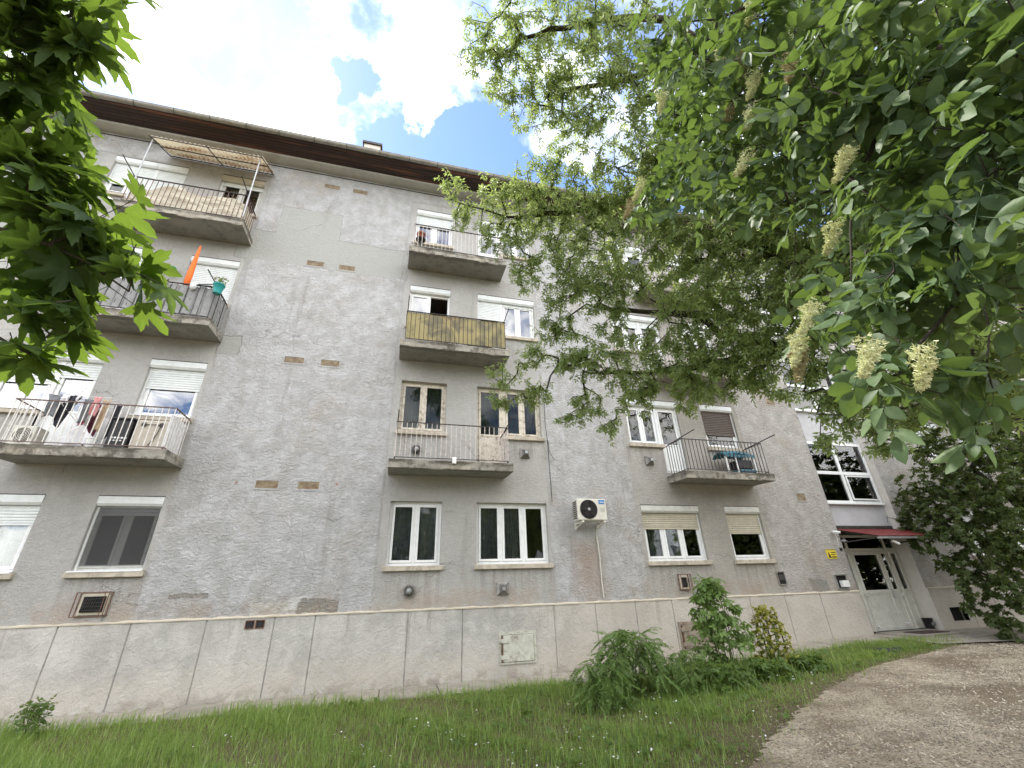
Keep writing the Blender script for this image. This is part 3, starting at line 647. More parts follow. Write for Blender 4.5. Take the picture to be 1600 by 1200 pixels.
# columns E and F
window(*COLS['E'], *zz(0), 3, shutter=1, drops=None, drop=.32, smat='shutter_beige', split=[.33, .66], curtain=[(0, .3), (.68, 1)])
wide('E', 1, 1, 0, 0, shutter=1, curtain=[(.25, 1)], cmat='curtain_pale')
window(*COLS['F'], *zz(0), 1, shutter=1, drop=.42, smat='shutter_beige', gl='glass')
window(*COLS['F'], *zz(1), 1, shutter=1, drop=.62, smat='shutter_brown', boxmat='shutter_white', curtain=[(0, 1)], cmat='curtain_dark')
for k in (2, 3):
    window(*COLS['F'], *zz(k), 2, shutter=1, drop=.2); wide('E', k, 1, .2, .1, shutter=1)
for k in range(4):
    window(*COLS['G'], *zz(k), 2, shutter=1, drop=.2+.1*k)
    if k: wide('H', k, 0, .2, .1, shutter=1)
    else: window(*COLS['H'], *zz(0), 3, shutter=1, drop=.2)
# ---------------------------------------------------------------- balconies
def slab(x0, x1, k):
    z = 3.92+FH*(k-1); n = 60; mb = MB(); rr = random.Random(k*7+int(x0*3))
    jb = [0.0]*(n+1)
    for _ in range(5):
        c = rr.randrange(2, n-2); hgt = rr.uniform(.012, .035); wd = rr.randrange(2, 6)
        for i in range(max(0, c-wd), min(n, c+wd)+1): jb[i] = max(jb[i], hgt*(1-((i-c)/(wd+1))**2)*rr.uniform(.6, 1))
    rows = []
    for i in range(n+1):
        x = x0+(x1-x0)*i/n; e = .004*math.sin(i*1.3)+rr.uniform(-.003, .003)
        rows.append([(x, .0, z), (x, -.73+jb[i]*.8, z-.035), (x, -.75+e+jb[i], z-.03+jb[i]), (x, -.752+e, z+.135+e), (x, -.742, z+.145+e), (x, .0, z+.175)])
    m_ = 6; vs = [p for r in rows for p in r]
    mb.add(vs, [(i*m_+j, i*m_+j+1, (i+1)*m_+j+1, (i+1)*m_+j) for i in range(n) for j in range(m_-1)]+[tuple(range(m_-1, -1, -1)), tuple(n*m_+j for j in range(m_))])
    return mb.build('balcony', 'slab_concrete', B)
_bal = {}
def baluster_mesh(mat, h):
    key = (mat, round(h, 3))
    if key not in _bal:
        o = MB().box(-.006, .006, -.006, .006, 0, h).build('baluster', mat, None); _bal[key] = o.data; bpy.data.objects.remove(o)
    return _bal[key]
def railing(S, x0, x1, k, mat, topmat, arms=('l', 'r'), spacing=.103, side=True):
    zt = 4.87+FH*(k-1); zb = 4.115+FH*(k-1); ya = -.70; xa, xb = x0+.10, x1-.09
    T = MB().box(xa-.012, xb+.012, ya-.016, ya+.016, zt-.008, zt+.006)
    for xx in (xa, xb): T.box(xx-.014, xx+.014, ya+.018, -.0, zt-.008, zt+.006)
    T.build('top_rail', topmat, S)
    T = MB().box(xa, xb, ya-.009, ya+.009, zb-.006, zb+.006)
    for xx in (xa, xb): T.box(xx-.008, xx+.008, ya+.011, -.0, zb-.006, zb+.006)
    T.build('bottom_rail', topmat, S)
    P_ = MB()
    for xx in (xa+.008, (xa+xb)/2, xb-.008): P_.box(xx-.009, xx+.009, ya-.009, ya+.009, zb-.09, zb-.007)
    P_.build('rail_foot', topmat, S)
    me = baluster_mesh(mat, zt-zb-.016)
    n = round((xb-xa)/spacing)
    for i in range(n+1): inst(me, 'baluster', S, (xa+(xb-xa)*i/n, ya, zb+.007))
    for xx in (xa, xb):
        for j in range(1, 7): inst(me, 'baluster', S, (xx, ya+j*.103, zb+.007))
    for a in arms:      # laundry arms running on outward from the side rails
        xx = xa if a == 'l' else xb; MB().bar((xx, -.15, zt+.012), (xx+(.02 if a == 'l' else -.02), -1.22, zt+.055), .012, 5).build('laundry_arm', 'rail_dark', S)
    return xa, xb, ya, zt, zb
BAL = {}
for nm, (x0, x1) in dict(AB=(-6.57, -4.0), CD=(-.21, 2.35), EF=(6.56, 9.12), GH=(16.05, 18.6)).items():
    for k in (1, 2, 3):
        S = slab(x0, x1, k); mat, top, arms = 'rail_pale', 'rail_dark', ('l', 'r')
        if nm == 'AB' and k == 1: mat, top, arms = 'rail_white', 'rail_brown', ()
        if nm == 'AB' and k == 2: mat, top = 'rail_dark', 'rail_dark'; arms = ('r',)
        if nm == 'AB' and k == 3: mat, top = 'rail_brown', 'rail_dark'
        if nm == 'CD' and k == 2: mat, top = 'rail_dark', 'rail_dark'
        if nm == 'CD' and k == 3: arms = ()
        if nm == 'EF' and k == 1: mat, top = 'rail_dark', 'rail_dark'
        BAL[nm, k] = (S,)+railing(S, x0, x1, k, mat, top, arms)
# ---------------------------------------------------------------- stairwell bay and entrance
st_holes = [(X_ST0+.02, 13.70, 3.56+FH*j, 5.36+FH*j) for j in range(3)]
wall_mesh(X_ST0, X_ST1, 2.86, 12.56, REC, st_holes, .06).build('stairwell_wall', 'stair_render', B)
XJ = X_ST1-.004
MB().add([(XJ, -.036, .2), (XJ, REC+.4, .2), (XJ, REC+.4, 12.56), (XJ, -.001, 12.56), (XJ, -.001, 1.37), (XJ, -.036, 1.34)], [(0, 1, 2, 3, 4, 5)]).build('recess_jamb', 'jamb_render', B)
MB().add([(X_ST0+.004, -.001, .2), (X_ST0+.004, REC+.4, .2), (X_ST0+.004, REC+.4, 12.56), (X_ST0+.004, -.001, 12.56)], [(3, 2, 1, 0)]).build('recess_jamb', 'facade_render', B)
for a, b, c, d in st_holes:
    fr = MB(); y0, y1 = REC-.03, REC+.05; e = .075; mx_ = (a+b)/2; mz = (c+d)/2-.03
    fr.box(a, b, y0, y1, c, c+e).box(a, b, y0, y1, d-e, d).box(a, a+e, y0, y1, c+e, d-e).box(b-e, b, y0, y1, c+e, d-e).box(mx_-.045, mx_+.045, y0, y1, c+e, d-e).box(a+e, mx_-.045, y0, y1, mz-.045, mz+.045).box(mx_+.045, b-e, y0, y1, mz-.045, mz+.045)
    W = fr.build('stairwell_window', 'pvc', B)
    for pa, pb in ((a+e, mx_-.045), (mx_+.045, b-e)):
        for pc, pd in ((c+e, mz-.045), (mz+.045, d-e)): MB().box(pa, pb, REC, REC+.01, pc, pd).build('pane', 'glass', W)
    MB().box(mx_+.06, mx_+.10, y0-.03, y0-.004, c+e+.02, mz-.07).box(b-e-.05, b-e-.01, y0-.03, y0-.004, c+e+.02, mz-.07).box(mx_+.10, b-e-.05, y0-.03, y0-.004, c+e+.02, c+e+.06).box(mx_+.10, b-e-.05, y0-.03, y0-.004, mz-.11, mz-.07).build('vent_sash', 'pvc', W)
    MB().box(a-.0, b, REC-.09, REC+.02, c-.035, c-.003).build('sill', 'pvc', W)
    MB().add([(a, .45, c), (b, .45, c), (b, .45, d), (a, .45, d), (a, 2.2, c), (b, 2.2, c), (b, 2.2, d), (a, 2.2, d)], [(4, 5, 6, 7), (0, 4, 7, 3), (1, 2, 6, 5), (0, 1, 5, 4), (3, 7, 6, 2)]).build('room_lining', 'room', W)
# entrance door set
DX0, DX1, DY, DZ0, DZ1 = 11.45, 13.72, .34, .41, 2.72
D = MB(); e = .06
D.box(DX0, DX1, DY, DY+.07, DZ1-e, DZ1).box(DX0, DX0+e, DY, DY+.07, DZ0, DZ1-e).box(DX1-e, DX1, DY, DY+.07, DZ0, DZ1-e).box(DX0+e, DX1-e, DY, DY+.07, 2.30, 2.38)
posts = [11.98, 13.02, 13.33]
for px in (11.98, 13.33): D.box(px-.04, px+.04, DY, DY+.07, DZ0, 2.30)
for px in (11.98, 13.33): D.box(px-.04, px+.04, DY, DY+.07, 2.38, DZ1-e)
ED = D.build('entrance_door', 'door_paint', B, bevel=.005)
def leaf(x0, x1, name, midz=1.30, glasslow=False):
    m_ = MB(); s = .085 if x1-x0 > .5 else .06; y0, y1 = DY-.015, DY+.05; z1 = 2.295
    m_.box(x0, x0+s, y0, y1, DZ0+.01, z1).box(x1-s, x1, y0, y1, DZ0+.01, z1).box(x0+s, x1-s, y0, y1, z1-s, z1).box(x0+s, x1-s, y0, y1, DZ0+.01, DZ0+.01+s).box(x0+s, x1-s, y0, y1, midz-.05, midz+.05)
    o = m_.build(name, 'door_paint', ED, bevel=.006)
    MB().box(x0+s, x1-s, DY+.01, DY+.02, midz+.05, z1-s).build('door_pane', 'glass', ED); MB().box(x0+s, x1-s, DY+.005, DY+.03, DZ0+.01+s, midz-.05).build('door_panel', 'door_paint', ED)
leaf(DX0+e, 11.94, 'side_light'); leaf(12.02, 13.0, 'door_leaf'); leaf(13.01, 13.29, 'door_leaf'); leaf(13.37, DX1-e, 'side_light')
for a, b in ((DX0+e, 11.94), (12.02, 13.29), (13.37, DX1-e)): MB().box(a, b, DY+.01, DY+.02, 2.38, DZ1-e).build('transom_pane', 'glass', ED)
for hx, hz_ in ((12.06, 1.22), (12.06, .52), (13.25, 1.22), (13.05, .56), (12.08, 2.0)): MB().lathe([(.02, 0), (.028, -.04), (.02, -.06)], (hx, DY-.016, hz_), 'y', 10).build('door_hinge', 'white_plastic', ED)
MB().bar((12.93, DY-.06, 1.35), (12.93, DY-.06, 1.15), .012, 6).bar((12.93, DY-.06, 1.34), (12.93, DY-.015, 1.34), .009, 6).bar((12.93, DY-.06, 1.16), (12.93, DY-.015, 1.16), .009, 6).build('door_handle', 'galvanised', ED)
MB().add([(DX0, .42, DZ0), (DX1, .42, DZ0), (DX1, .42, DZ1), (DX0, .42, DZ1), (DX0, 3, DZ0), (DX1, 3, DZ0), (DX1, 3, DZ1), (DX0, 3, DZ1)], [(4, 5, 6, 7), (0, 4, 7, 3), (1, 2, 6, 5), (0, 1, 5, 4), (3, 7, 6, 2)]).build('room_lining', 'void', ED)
MB().box(X_ST0+.003, X_ST1-.003, REC+.005, .45, DZ1+.003, 2.855).build('door_lintel', 'dark_metal', B)
# canopy in red corrugated sheet
CN = thing('entrance_canopy', 'red corrugated sheet canopy sloping out over the entrance door', 'canopy', (12.6, .0, 2.6))
def cf(u, v):
    x = 11.50+u*2.42; y = REC-.01+v*(-.93-REC); z = 2.865-v*.30 + .012*math.sin(u*2.42/.076*2*math.pi)
    return (x, y, z)
MB().grid(cf, 256, 6).build('canopy_sheet', 'red_roof', CN, solid=.004, smooth=True)
MB().box(11.5, 13.92, -.94, -.90, 2.50, 2.545).build('canopy_gutter', 'galvanised', CN)
for xx in (11.56, 13.66): MB().bar((xx, REC, 2.50), (xx, -.9, 2.53), .018, 4).bar((xx, REC, 2.83), (xx, -.9, 2.55), .014, 4).build('canopy_bracket', 'dark_metal', CN)
MB().box(11.5, 13.68, REC-.045, REC-.02, 2.87, 2.95).build('canopy_flashing', 'dark_metal', CN)
# ---------------------------------------------------------------- meter hatches in the plinth (parts of the building)
def hatch(x0, x1, z0, z1, mat, label):
    h = MB(); y0, y1 = -.058, .0; e = .045
    h.box(x0-e, x1+e, y0, y1, z1-.005, z1+e).box(x0-e, x1+e, y0, y1, z0-e*.6, z0+.004).box(x0-e, x0+.002, y0, y1, z0+.004, z1-.005).box(x1-.002, x1+e, y0, y1, z0+.004, z1-.005)
    H = h.build('meter_hatch', mat, B); H['label'] = label
    MB().box(x0+.035, x1-.008, -.072, -.03, z0+.010, z1-.012).build('hatch_door', mat, H, bevel=.008)
    for zc in (z0+.09, z1-.10): MB().box(x0-.012, x0+.16, -.088, -.073, zc-.035, zc+.035).build('hinge', mat, H, bevel=.004)
    MB().bar((x0+.015, -.075, z0+.02), (x0+.015, -.075, z1-.02), .012, 6).build('hinge_rod', 'rust', H)
    MB().box(x0, x1, -.02, .1, z0, z1).build('hatch_back', 'void', H)
hatch(2.18, 2.84, .40, .86, 'hatch_paint', 'pale green painted steel hatch')
hatch(6.15, 6.95, .40, .86, 'hatch_rusty', 'rusty brown steel hatch')
# twin duct openings just under the ledge
TW = thing('twin_duct_opening', 'pair of small square clay duct openings below the plinth ledge', 'vent', (-2.18, 0, 1.17))
for xa in (-2.335, -2.175):
    MB().box(xa, xa+.145, -.045, .02, 1.17, 1.185).box(xa, xa+.145, -.045, .02, 1.29, 1.305).box(xa, xa+.013, -.045, .02, 1.186, 1.289).box(xa+.132, xa+.145, -.045, .02, 1.186, 1.289).build('clay_frame', 'rust', TW)
    MB().box(xa+.013, xa+.132, -.0365, .0, 1.186, 1.289).build('duct_hole', 'void', TW)
    MB().lathe([(.045, -.0), (.05, -.004)], (xa+.07, -.037, 1.235), 'y', 12).build('duct_pipe', 'black_plastic', TW)
# ---------------------------------------------------------------- heater vents on the wall
def cage_vent(x, z, w, h, label):
    T = thing('caged_vent', label, 'vent', (x, 0, z))
    MB().box(x+.07, x+w-.07, -.05, -.004, z+.06, z+h-.06).build('duct_hole', 'void', T)
    e = .035
    MB().box(x+.03, x+w-.03, -.03, -.003, z+.02, z+.06).box(x+.03, x+w-.03, -.03, -.003, z+h-.06, z+h-.02).box(x+.03, x+.07, -.03, -.003, z+.06, z+h-.06).box(x+w-.07, x+w-.03, -.03, -.003, z+.06, z+h-.06).build('mortar_surround', 'cream_trim', T)
    c = MB(); d = .13
    for a in (x, x+w):
        for b in (z, z+h): c.bar((a, 0, b), (a, -d, b), .008, 4)
    for y in (-d, -d*.15):
        c.bar((x, y, z), (x+w, y, z), .008, 4).bar((x, y, z+h), (x+w, y, z+h), .008, 4).bar((x, y, z), (x, y, z+h), .008, 4).bar((x+w, y, z), (x+w, y, z+h), .008, 4)
    c.bar((x+w*.88, -d, z), (x+w*.88, -d, z+h), .006, 4); c.build('cage', 'rust', T)
    g_ = MB()
    for i in range(6): g_.bar((x+.07+i*.03, -.055, z+.07), (x+.10+i*.03, -.06, z+h-.07), .004, 4)
    for i in range(4): g_.bar((x+.07, -.06, z+.09+i*.05), (x+w-.07, -.06, z+.08+i*.06), .004, 4)
    g_.build('grille', 'dark_metal', T)
cage_vent(-4.86, 1.46, .44, .35, 'square heater vent in a rusty iron cage under the left shuttered window')
cage_vent(6.33, 1.52, .26, .32, 'small rusty caged heater vent under the beige shuttered triple window')
def round_vent(x, z, r, label):
    T = thing('round_vent', label, 'vent', (x, 0, z-r))
    MB().lathe([(r*.8, 0), (r*.8, -.05)], (x, 0, z), 'y', 20).build('vent_core', 'void', T)
    MB().lathe([(r*.30, -.08), (r*.42, -.095), (r*.3, -.125), (r*.1, -.13)], (x, 0, z), 'y', 16).build('vent_cap', 'galvanised', T)
    f = MB()
    for i in range(18):
        a = 2*math.pi*i/18; c, s = math.cos(a), math.sin(a)
        f.bar((x+c*r*.42, -.09, z+s*r*.42), (x+c*r, -.03, z+s*r), .006, 4); f.bar((x+c*r, -.03, z+s*r), (x+c*r, 0, z+s*r), .006, 4)
    f.path([(x+r*math.cos(a*.349), -.035, z+r*math.sin(a*.349)) for a in range(19)], .006, 4)
    f.build('vent_fin', 'vent_metal', T)
round_vent(.385, 1.68, .115, 'round finned heater vent low under the two sash white window')
round_vent(.34, 4.49, .115, 'round finned heater vent behind the pale first floor balcony railing')
def pyramid_vent(x, z, s, label):
    T = thing('louvred_vent', label, 'vent', (x, 0, z-s))
    MB().box(x-s, x+s, -.02, -.001, z-s, z+s).build('vent_base', 'dark_metal', T)
    m_ = MB()
    for i in range(6):
        a = s*(1-i*.14); y = -.025-i*.018
        m_.add([(x-a, y, z-a), (x+a, y, z-a), (x+a, y, z+a), (x-a, y, z+a), (x-a*.87, y-.012, z-a*.87), (x+a*.87, y-.012, z-a*.87), (x+a*.87, y-.012, z+a*.87), (x-a*.87, y-.012, z+a*.87)], [(0, 1, 5, 4), (1, 2, 6, 5), (2, 3, 7, 6), (3, 0, 4, 7)])
    m_.build('louvre', 'vent_metal', T, solid=.003)
    for a, b in ((-1, -1), (1, -1), (1, 1), (-1, 1)): MB().bar((x+a*s, -.02, z+b*s), (x+a*s*.3, -.135, z+b*s*.3), .006, 4).build('corner_rib', 'vent_metal', T)
    MB().box(x-s*.3, x+s*.3, -.15, -.137, z-s*.3, z+s*.3).build('vent_cap', 'galvanised', T)
pyramid_vent(2.24, 1.67, .115, 'pyramid louvred heater vent low under the white triple window')
pyramid_vent(2.84, 4.52, .115, 'pyramid louvred vent right of the pale railed first floor balcony')
pyramid_vent(6.12, 4.48, .11, 'pyramid louvred vent left of the black railed balcony')
def open_duct(x, z, w, h, label, device=False):
    T = thing('open_duct', label, 'vent', (x, 0, z))
    MB().box(x, x+w, -.012, -.003, z, z+h).build('duct_hole', 'void', T)
    MB().box(x-.02, x+w+.02, -.025, -.002, z+h+.001, z+h+.02).box(x-.02, x-.001, -.025, -.002, z, z+h).box(x+w+.001, x+w+.02, -.025, -.002, z, z+h).box(x-.02, x+w+.02, -.03, -.002, z-.02, z-.001).build('duct_frame', 'galvanised' if device else 'vent_metal', T)
    if device: MB().box(x+.07, x+w-.02, -.10, -.013, z+.02, z+h*.62).build('duct_outlet', 'white_plastic', T, bevel=.01); MB().box(x-.03, x+w+.03, -.12, -.03, z+h+.021, z+h+.03).build('duct_hood', 'vent_metal', T)
    else: MB().box(x+.03, x+w-.02, -.02, -.013, z+h*.35, z+h*.8).build('duct_flap', 'dark_metal', T)
open_duct(9.09, 1.57, .19, .26, 'small open duct with four mortar dabs under the single beige shutter')
open_duct(10.84, 1.43, .30, .28, 'hooded duct box with white outlet near the entrance corner', True)
for dx, dz in ((-.06, .33), (.24, .33), (-.02, -.08), (.26, -.08)): MB().lathe([(.02, 0), (.012, -.008)], (9.09+dx, 0, 1.57+dz), 'y', 8).build('mortar_dab', 'cream_trim', B)
# ---------------------------------------------------------------- outdoor unit of the air conditioner
AC = thing('ac_outdoor_unit', 'cream air conditioner outdoor unit with black fan bracketed to the wall', 'air conditioner', (4.2, -.2, 2.9))
x0, x1, y0, y1, z0, z1 = 3.86, 4.56, -.42, -.16, 2.96, 3.42
MB().box(x0, x1, y0, y1, z0, z1).build('casing', 'ac_body', AC, bevel=.018)
fx, fz, fr_ = x0+.27, (z0+z1)/2, .195
MB().lathe([(fr_+.012, -.004), (fr_+.012, .0), (fr_-.0, .0), (fr_-.008, -.004)], (fx, y0-.004, fz), 'y', 36).build('fan_rim', 'black_plastic', AC)
MB().lathe([(fr_, 0), (fr_, -.002)], (fx, y0-.002, fz), 'y', 32).build('fan_well', 'void', AC)
f = MB()
for r in np.linspace(.05, fr_-.01, 9): f.path([(fx+r*math.cos(a*math.pi/14), y0-.018, fz+r*math.sin(a*math.pi/14)) for a in range(29)], .0035, 4)
for i in range(8): f.bar((fx+.04*math.cos(i*math.pi/4), y0-.018, fz+.04*math.sin(i*math.pi/4)), (fx+fr_*math.cos(i*math.pi/4), y0-.012, fz+fr_*math.sin(i*math.pi/4)), .003, 4)
f.build('fan_grille', 'dark_metal', AC)
f = MB()
for i in range(5):
    a = i*2*math.pi/5; f.add([(fx+.03*math.cos(a), y0-.006, fz+.03*math.sin(a)), (fx+.17*math.cos(a-.1), y0-.004, fz+.17*math.sin(a-.1)), (fx+.16*math.cos(a+.7), y0-.012, fz+.16*math.sin(a+.7)), (fx+.03*math.cos(a+.8), y0-.010, fz+.03*math.sin(a+.8))], [(0, 1, 2, 3)])
f.build('fan_blade', 'black_plastic', AC, solid=.002)
MB().lathe([(.035, 0), (.03, -.012)], (fx, y0-.018, fz), 'y', 14).build('fan_hub', 'galvanised', AC)
f = MB()
for i in range(9): f.box(x0-.012, x0-.002, y0+.03, y1-.03, z0+.04+i*.043, z0+.062+i*.043)
f.build('side_louvre', 'dark_metal', AC)
f = MB()
for i in range(3): f.box(x1-.16, x1-.05, y0-.006, y0-.001, z0+.19+i*.028, z0+.197+i*.028)
f.build('grip_slot', 'galvanised', AC)
def text(body, size, loc, mat, parent, name, extr=.001, bold=False, align='LEFT', shear=0):
    c = bpy.data.curves.new(name, 'FONT'); c.body = body; c.size = size; c.extrude = extr; c.align_x = align; c.shear = shear; c.offset = .0008 if bold else 0
    o = bpy.data.objects.new('tmp', c); COL.objects.link(o); o.rotation_euler = (math.pi/2, 0, 0); o.location = loc
    bpy.context.view_layer.update(); dg = bpy.context.evaluated_depsgraph_get()
    me = bpy.data.meshes.new_from_object(o.evaluated_get(dg)); me.transform(o.matrix_world); bpy.data.objects.remove(o)
    me.materials.clear(); me.materials.append(MAT[mat]); off = wloc(parent); me.transform(Matrix.Translation(-off))
    o = bpy.data.objects.new(name, me); link(o, parent); return o
MB().box(x1-.175, x1-.035, y0-.005, y0-.001, z1-.115, z1-.025).build('logo_plate', 'logo_blue', AC)
text('Midea', .048, (x1-.155, y0-.007, z1-.088), 'white_plastic', AC, 'logo_lettering', .0015, True, shear=.2)
for xx in (x0+.08, x1-.10):
    MB().box(xx, xx+.04, y0-.03, -.0, z0-.05, z0-.015).bar((xx+.02, y0+.02, z0-.05), (xx+.02, -.01, z0-.13), .012, 4).box(xx-.005, xx+.045, -.03, -.001, z0-.16, z0-.051).build('wall_bracket', 'ac_body', AC)
pipe = [(4.42, -.16, 3.0), (4.46, -.06, 2.88), (4.44, -.022, 2.7), (4.455, -.022, 2.2), (4.44, -.022, 1.75), (4.45, -.022, 1.43)]
MB().path(pipe, .013, 7).build('drain_pipe', 'ac_body', AC)
# drain line and seam wire by column D
MB().path([(3.42, -.006, 6.3), (3.40, -.006, 5.3), (3.43, -.006, 4.9), (3.44, -.006, 3.4)], .006, 4).path([(3.435, -.008, 4.9), (3.46, -.03, 4.55), (3.56, -.04, 4.40)], .006, 4).build('cable', 'black_plastic', B)
MB().path([(-.26, -.006, 11.8), (-.3, -.006, 9.0), (-.24, -.006, 7.4)], .004, 4).build('cable', 'galvanised', B)
# ---------------------------------------------------------------- sign and cameras
SG = thing('warning_sign', 'yellow surveillance warning sign with black arrow and small print', 'sign', (10.95, -.01, 2.1))
MB().box(10.80, 11.12, -.014, -.004, 2.11, 2.34).build('sign_board', 'sign_yellow', SG, bevel=.004)
MB().box(10.81, 11.11, -.0165, -.0145, 2.315, 2.332).build('sign_stripe', 'sign_ink', SG)
MB().add([(10.84, -.0165, 2.13), (10.93, -.0165, 2.13), (10.86, -.0165, 2.30), (10.84, -.0145, 2.13), (10.93, -.0145, 2.13), (10.86, -.0145, 2.30)], [(0, 1, 2), (0, 1, 4, 3), (1, 2, 5, 4)]).build('sign_emblem', 'sign_ink', SG)
for row, ws in ((2.245, (.022, .03, .018, .028, .02)), (2.195, (.03, .02, .026, .03))):
    xx = 10.948
    for w_ in ws: MB().box(xx, xx+w_, -.0165, -.0145, row, row+.026).build('print_mark', 'sign_ink', SG); xx += w_+.008
MB().box(10.945, 11.10, -.0165, -.0145, 2.135, 2.165).build('sign_stripe', 'sign_ink', SG)
def seccam(x, y, z, label, d=(0.3, -.9, -.35)):
    T = thing('security_camera', label, 'security camera', (x, y, z)); d = Vector(d).normalized(); p = Vector((x, y-.06, z))
    MB().bar((x, y, z), p, .018, 8).build('mount', 'white_plastic', T); MB().bar(p-d*.03, p+d*.13, .032, 12).build('camera_body', 'white_plastic', T); MB().bar(p+d*.131, p+d*.136, .024, 12).build('lens', 'black_plastic', T)
seccam(11.22, -.02, 2.76, 'white bullet camera above the yellow sign on the rendered corner', (.5, -.7, -.2))
seccam(12.05, -.80, 2.44, 'white bullet camera hanging under the middle of the red canopy', (.75, -.2, -.45))
seccam(11.62, .16, 2.55, 'small white camera at the dark left end under the canopy', (-.3, -.9, -.2))
MB().path([(11.25, -.012, 2.74), (11.32, -.012, 2.62), (11.30, -.012, 2.46), (11.34, -.012, 2.36)], .008, 5).build('cable', 'white_plastic', B)
MB().box(11.29, 11.35, -.03, -.002, 2.30, 2.37).build('junction_box', 'black_plastic', B)
tag(recentre(MB().box(12.1, 12.95, -.68, -.22, .426, .44).build('door_mat', 'mat_brown', None, bevel=.004)), 'flat dark brown doormat on the step before the entrance', 'mat')
BK = thing('black_bucket', 'black plastic bucket standing by the right jamb of the entrance', 'bucket', (13.60, .18, .42))
MB().lathe([(.085, .0), (.11, .23), (.118, .235), (.10, .225), (.078, .02)], (13.60, .18, .42), 'z', 18, cap=False).build('bucket_body', 'black_plastic', BK, smooth=True); MB().box(13.53, 13.67, .055, .063, .50, .57).build('bucket_label', 'cloth_grey', BK)
ty = MB(); tc = Vector((9.9, -1.35, .30))
ty.grid(lambda u, v: (tc.x+(.27+.07*math.cos(v*2*math.pi))*math.cos(u*2*math.pi), tc.y+(.27+.07*math.cos(v*2*math.pi))*math.sin(u*2*math.pi), tc.z+.065*math.sin(v*2*math.pi)), 36, 12)
tag(recentre(ty.build('old_tyre', 'black_plastic', None, smooth=True)), 'dark worn tyre lying flat at the grass edge near the path', 'tyre')
# ---------------------------------------------------------------- things on the balconies
# awning over the top left balcony
AW = thing('balcony_awning', 'rusty stained corrugated awning on steel posts over the top left balcony', 'awning', (-5.2, -.4, 9.7))
def awf(u, v):
    x = -6.40+u*2.42; y = -.05-v*.84; return (x, y, 12.10-v*.42+.020*math.sin(u*2.42/.10*2*math.pi))
def awh(x): return x
MB().grid(awf, 240, 8).build('corrugated_sheet', 'awning_sheet', AW, smooth=True)
A_ = MB()
for v in (.0, .5, 1.0):
    y = -.05-v*.84; z = 12.06-v*.42; A_.bar((-6.42, y, z), (-3.96, y, z), .013, 4)
for xx in (-6.40, -5.2, -3.98): A_.bar((xx, -.03, 12.06), (xx, -.93, 11.62), .013, 4)
A_.build('awning_frame', 'rail_dark', AW)
for xx in (-6.38, -4.05): MB().bar((xx, -.80, 11.66), (xx, -.72, 9.75), .015, 6).build('awning_post', 'galvanised', AW)
# beige tarp on the top-left railing
def tf(u, v):
    x = -6.46+u*2.36; zt = 10.42-.05-.20*max(0, math.sin(u*7.0+.6))**3-.12*(u > .45)*(1-abs(u-.6)*3 if abs(u-.6) < .33 else 0); zb = 9.74
    z = zb+(zt-zb)*v
    return (x, -.672+.010*math.sin(u*17+v*5)+.008*math.sin(u*9-v*11)+.007*math.sin(v*16+u*21+2*math.sin(u*8)), z)
tp = thing('balcony_tarp', 'cream wrinkled tarp tied inside the railing of the top left balcony', 'tarp', (-5.2, -.67, 9.72))
MB().grid(tf, 120, 24).build('tarp_front', 'tarp', tp, smooth=True)
MB().grid(lambda u, v: (-4.115+.012*math.sin(u*17+v*8), -.67+u*.60, 9.76+.60*v-.08*math.sin(u*3)*v), 24, 14).build('tarp_side', 'tarp', tp, smooth=True)
# grey quilted pads tied to the second-floor left railing
Q = thing('padded_screen', 'grey quilted padding laced behind the dark railing of the left middle balcony', 'privacy screen', (-5.2, -.68, 6.92))
xa, xb = -6.47, -4.09; n = round((xb-xa)/.103)
n2 = 14; wd = (xb-xa)/n2
def pad_mesh(w, h):
    mb = MB()
    def pf(u, v):
        e = math.sin(math.pi*u)**.6; r = .03*e*(.85+.15*math.sin(v*17+u*4))
        return ((u-.5)*w*.97, -r-.004, v*h+.012*math.sin(u*9+v*5)*(1 if .1 < v < .9 else 0))
    mb.grid(pf, 10, 14); mb.grid(lambda u, v: ((.5-u)*w*.97, .006, v*h), 1, 1); o = mb.build('quilt_pad', 'grey_quilt', None, smooth=True); me = o.data; bpy.data.objects.remove(o); return me
pm = pad_mesh(wd, .70)
for i in range(n2): inst(pm, 'quilt_pad', Q, (xa+wd*(i+.5), -.682+random.uniform(-.003, .003), 6.925+random.uniform(-.012, .012)))
for i in range(4):
    o = inst(pm, 'quilt_pad', Q, (xb-.02, -.60+i*wd, 6.925), Quaternion((0, 0, 1), math.pi/2))
# items on that balcony
pr = thing('closed_parasol', 'closed bright orange parasol leaning by the left second floor window', 'parasol', (-4.72, -.50, 7.1))
MB().lathe([(.01, 0), (.055, .03), (.06, .25), (.05, .55), (.035, .85), (.02, 1.08), (.008, 1.15)], (0, 0, 0), 'z', 12).build('canopy_cloth', 'orange_cloth', pr, smooth=True)
for c_ in pr.children:
    me = c_.data; q = Vector((-.01, .02, 1)).to_track_quat('Z', 'Y').to_matrix().to_4x4(); me.transform(Matrix.Translation((0, 0, .45)) @ q @ Matrix.Translation((4.72-.0, .50, -7.1)).inverted() @ Matrix.Translation((4.72, .50, -7.1)))
for c_ in pr.children: c_.location = (0, 0, 0)
for c_ in list(pr.children):     # keep the folded cloth at the balcony rail
    vs_ = [v.co.copy() for v in c_.data.vertices]; mn = min(vs_, key=lambda v: v.z); sh_ = Vector((-4.75, -.55, 7.72)) - wloc(pr) - mn
    c_.data.transform(Matrix.Translation(sh_))
MB().bar((-4.76, -.56, 7.0), (-4.70, -.50, 7.75), .012, 6).build('parasol_pole', 'galvanised', pr)
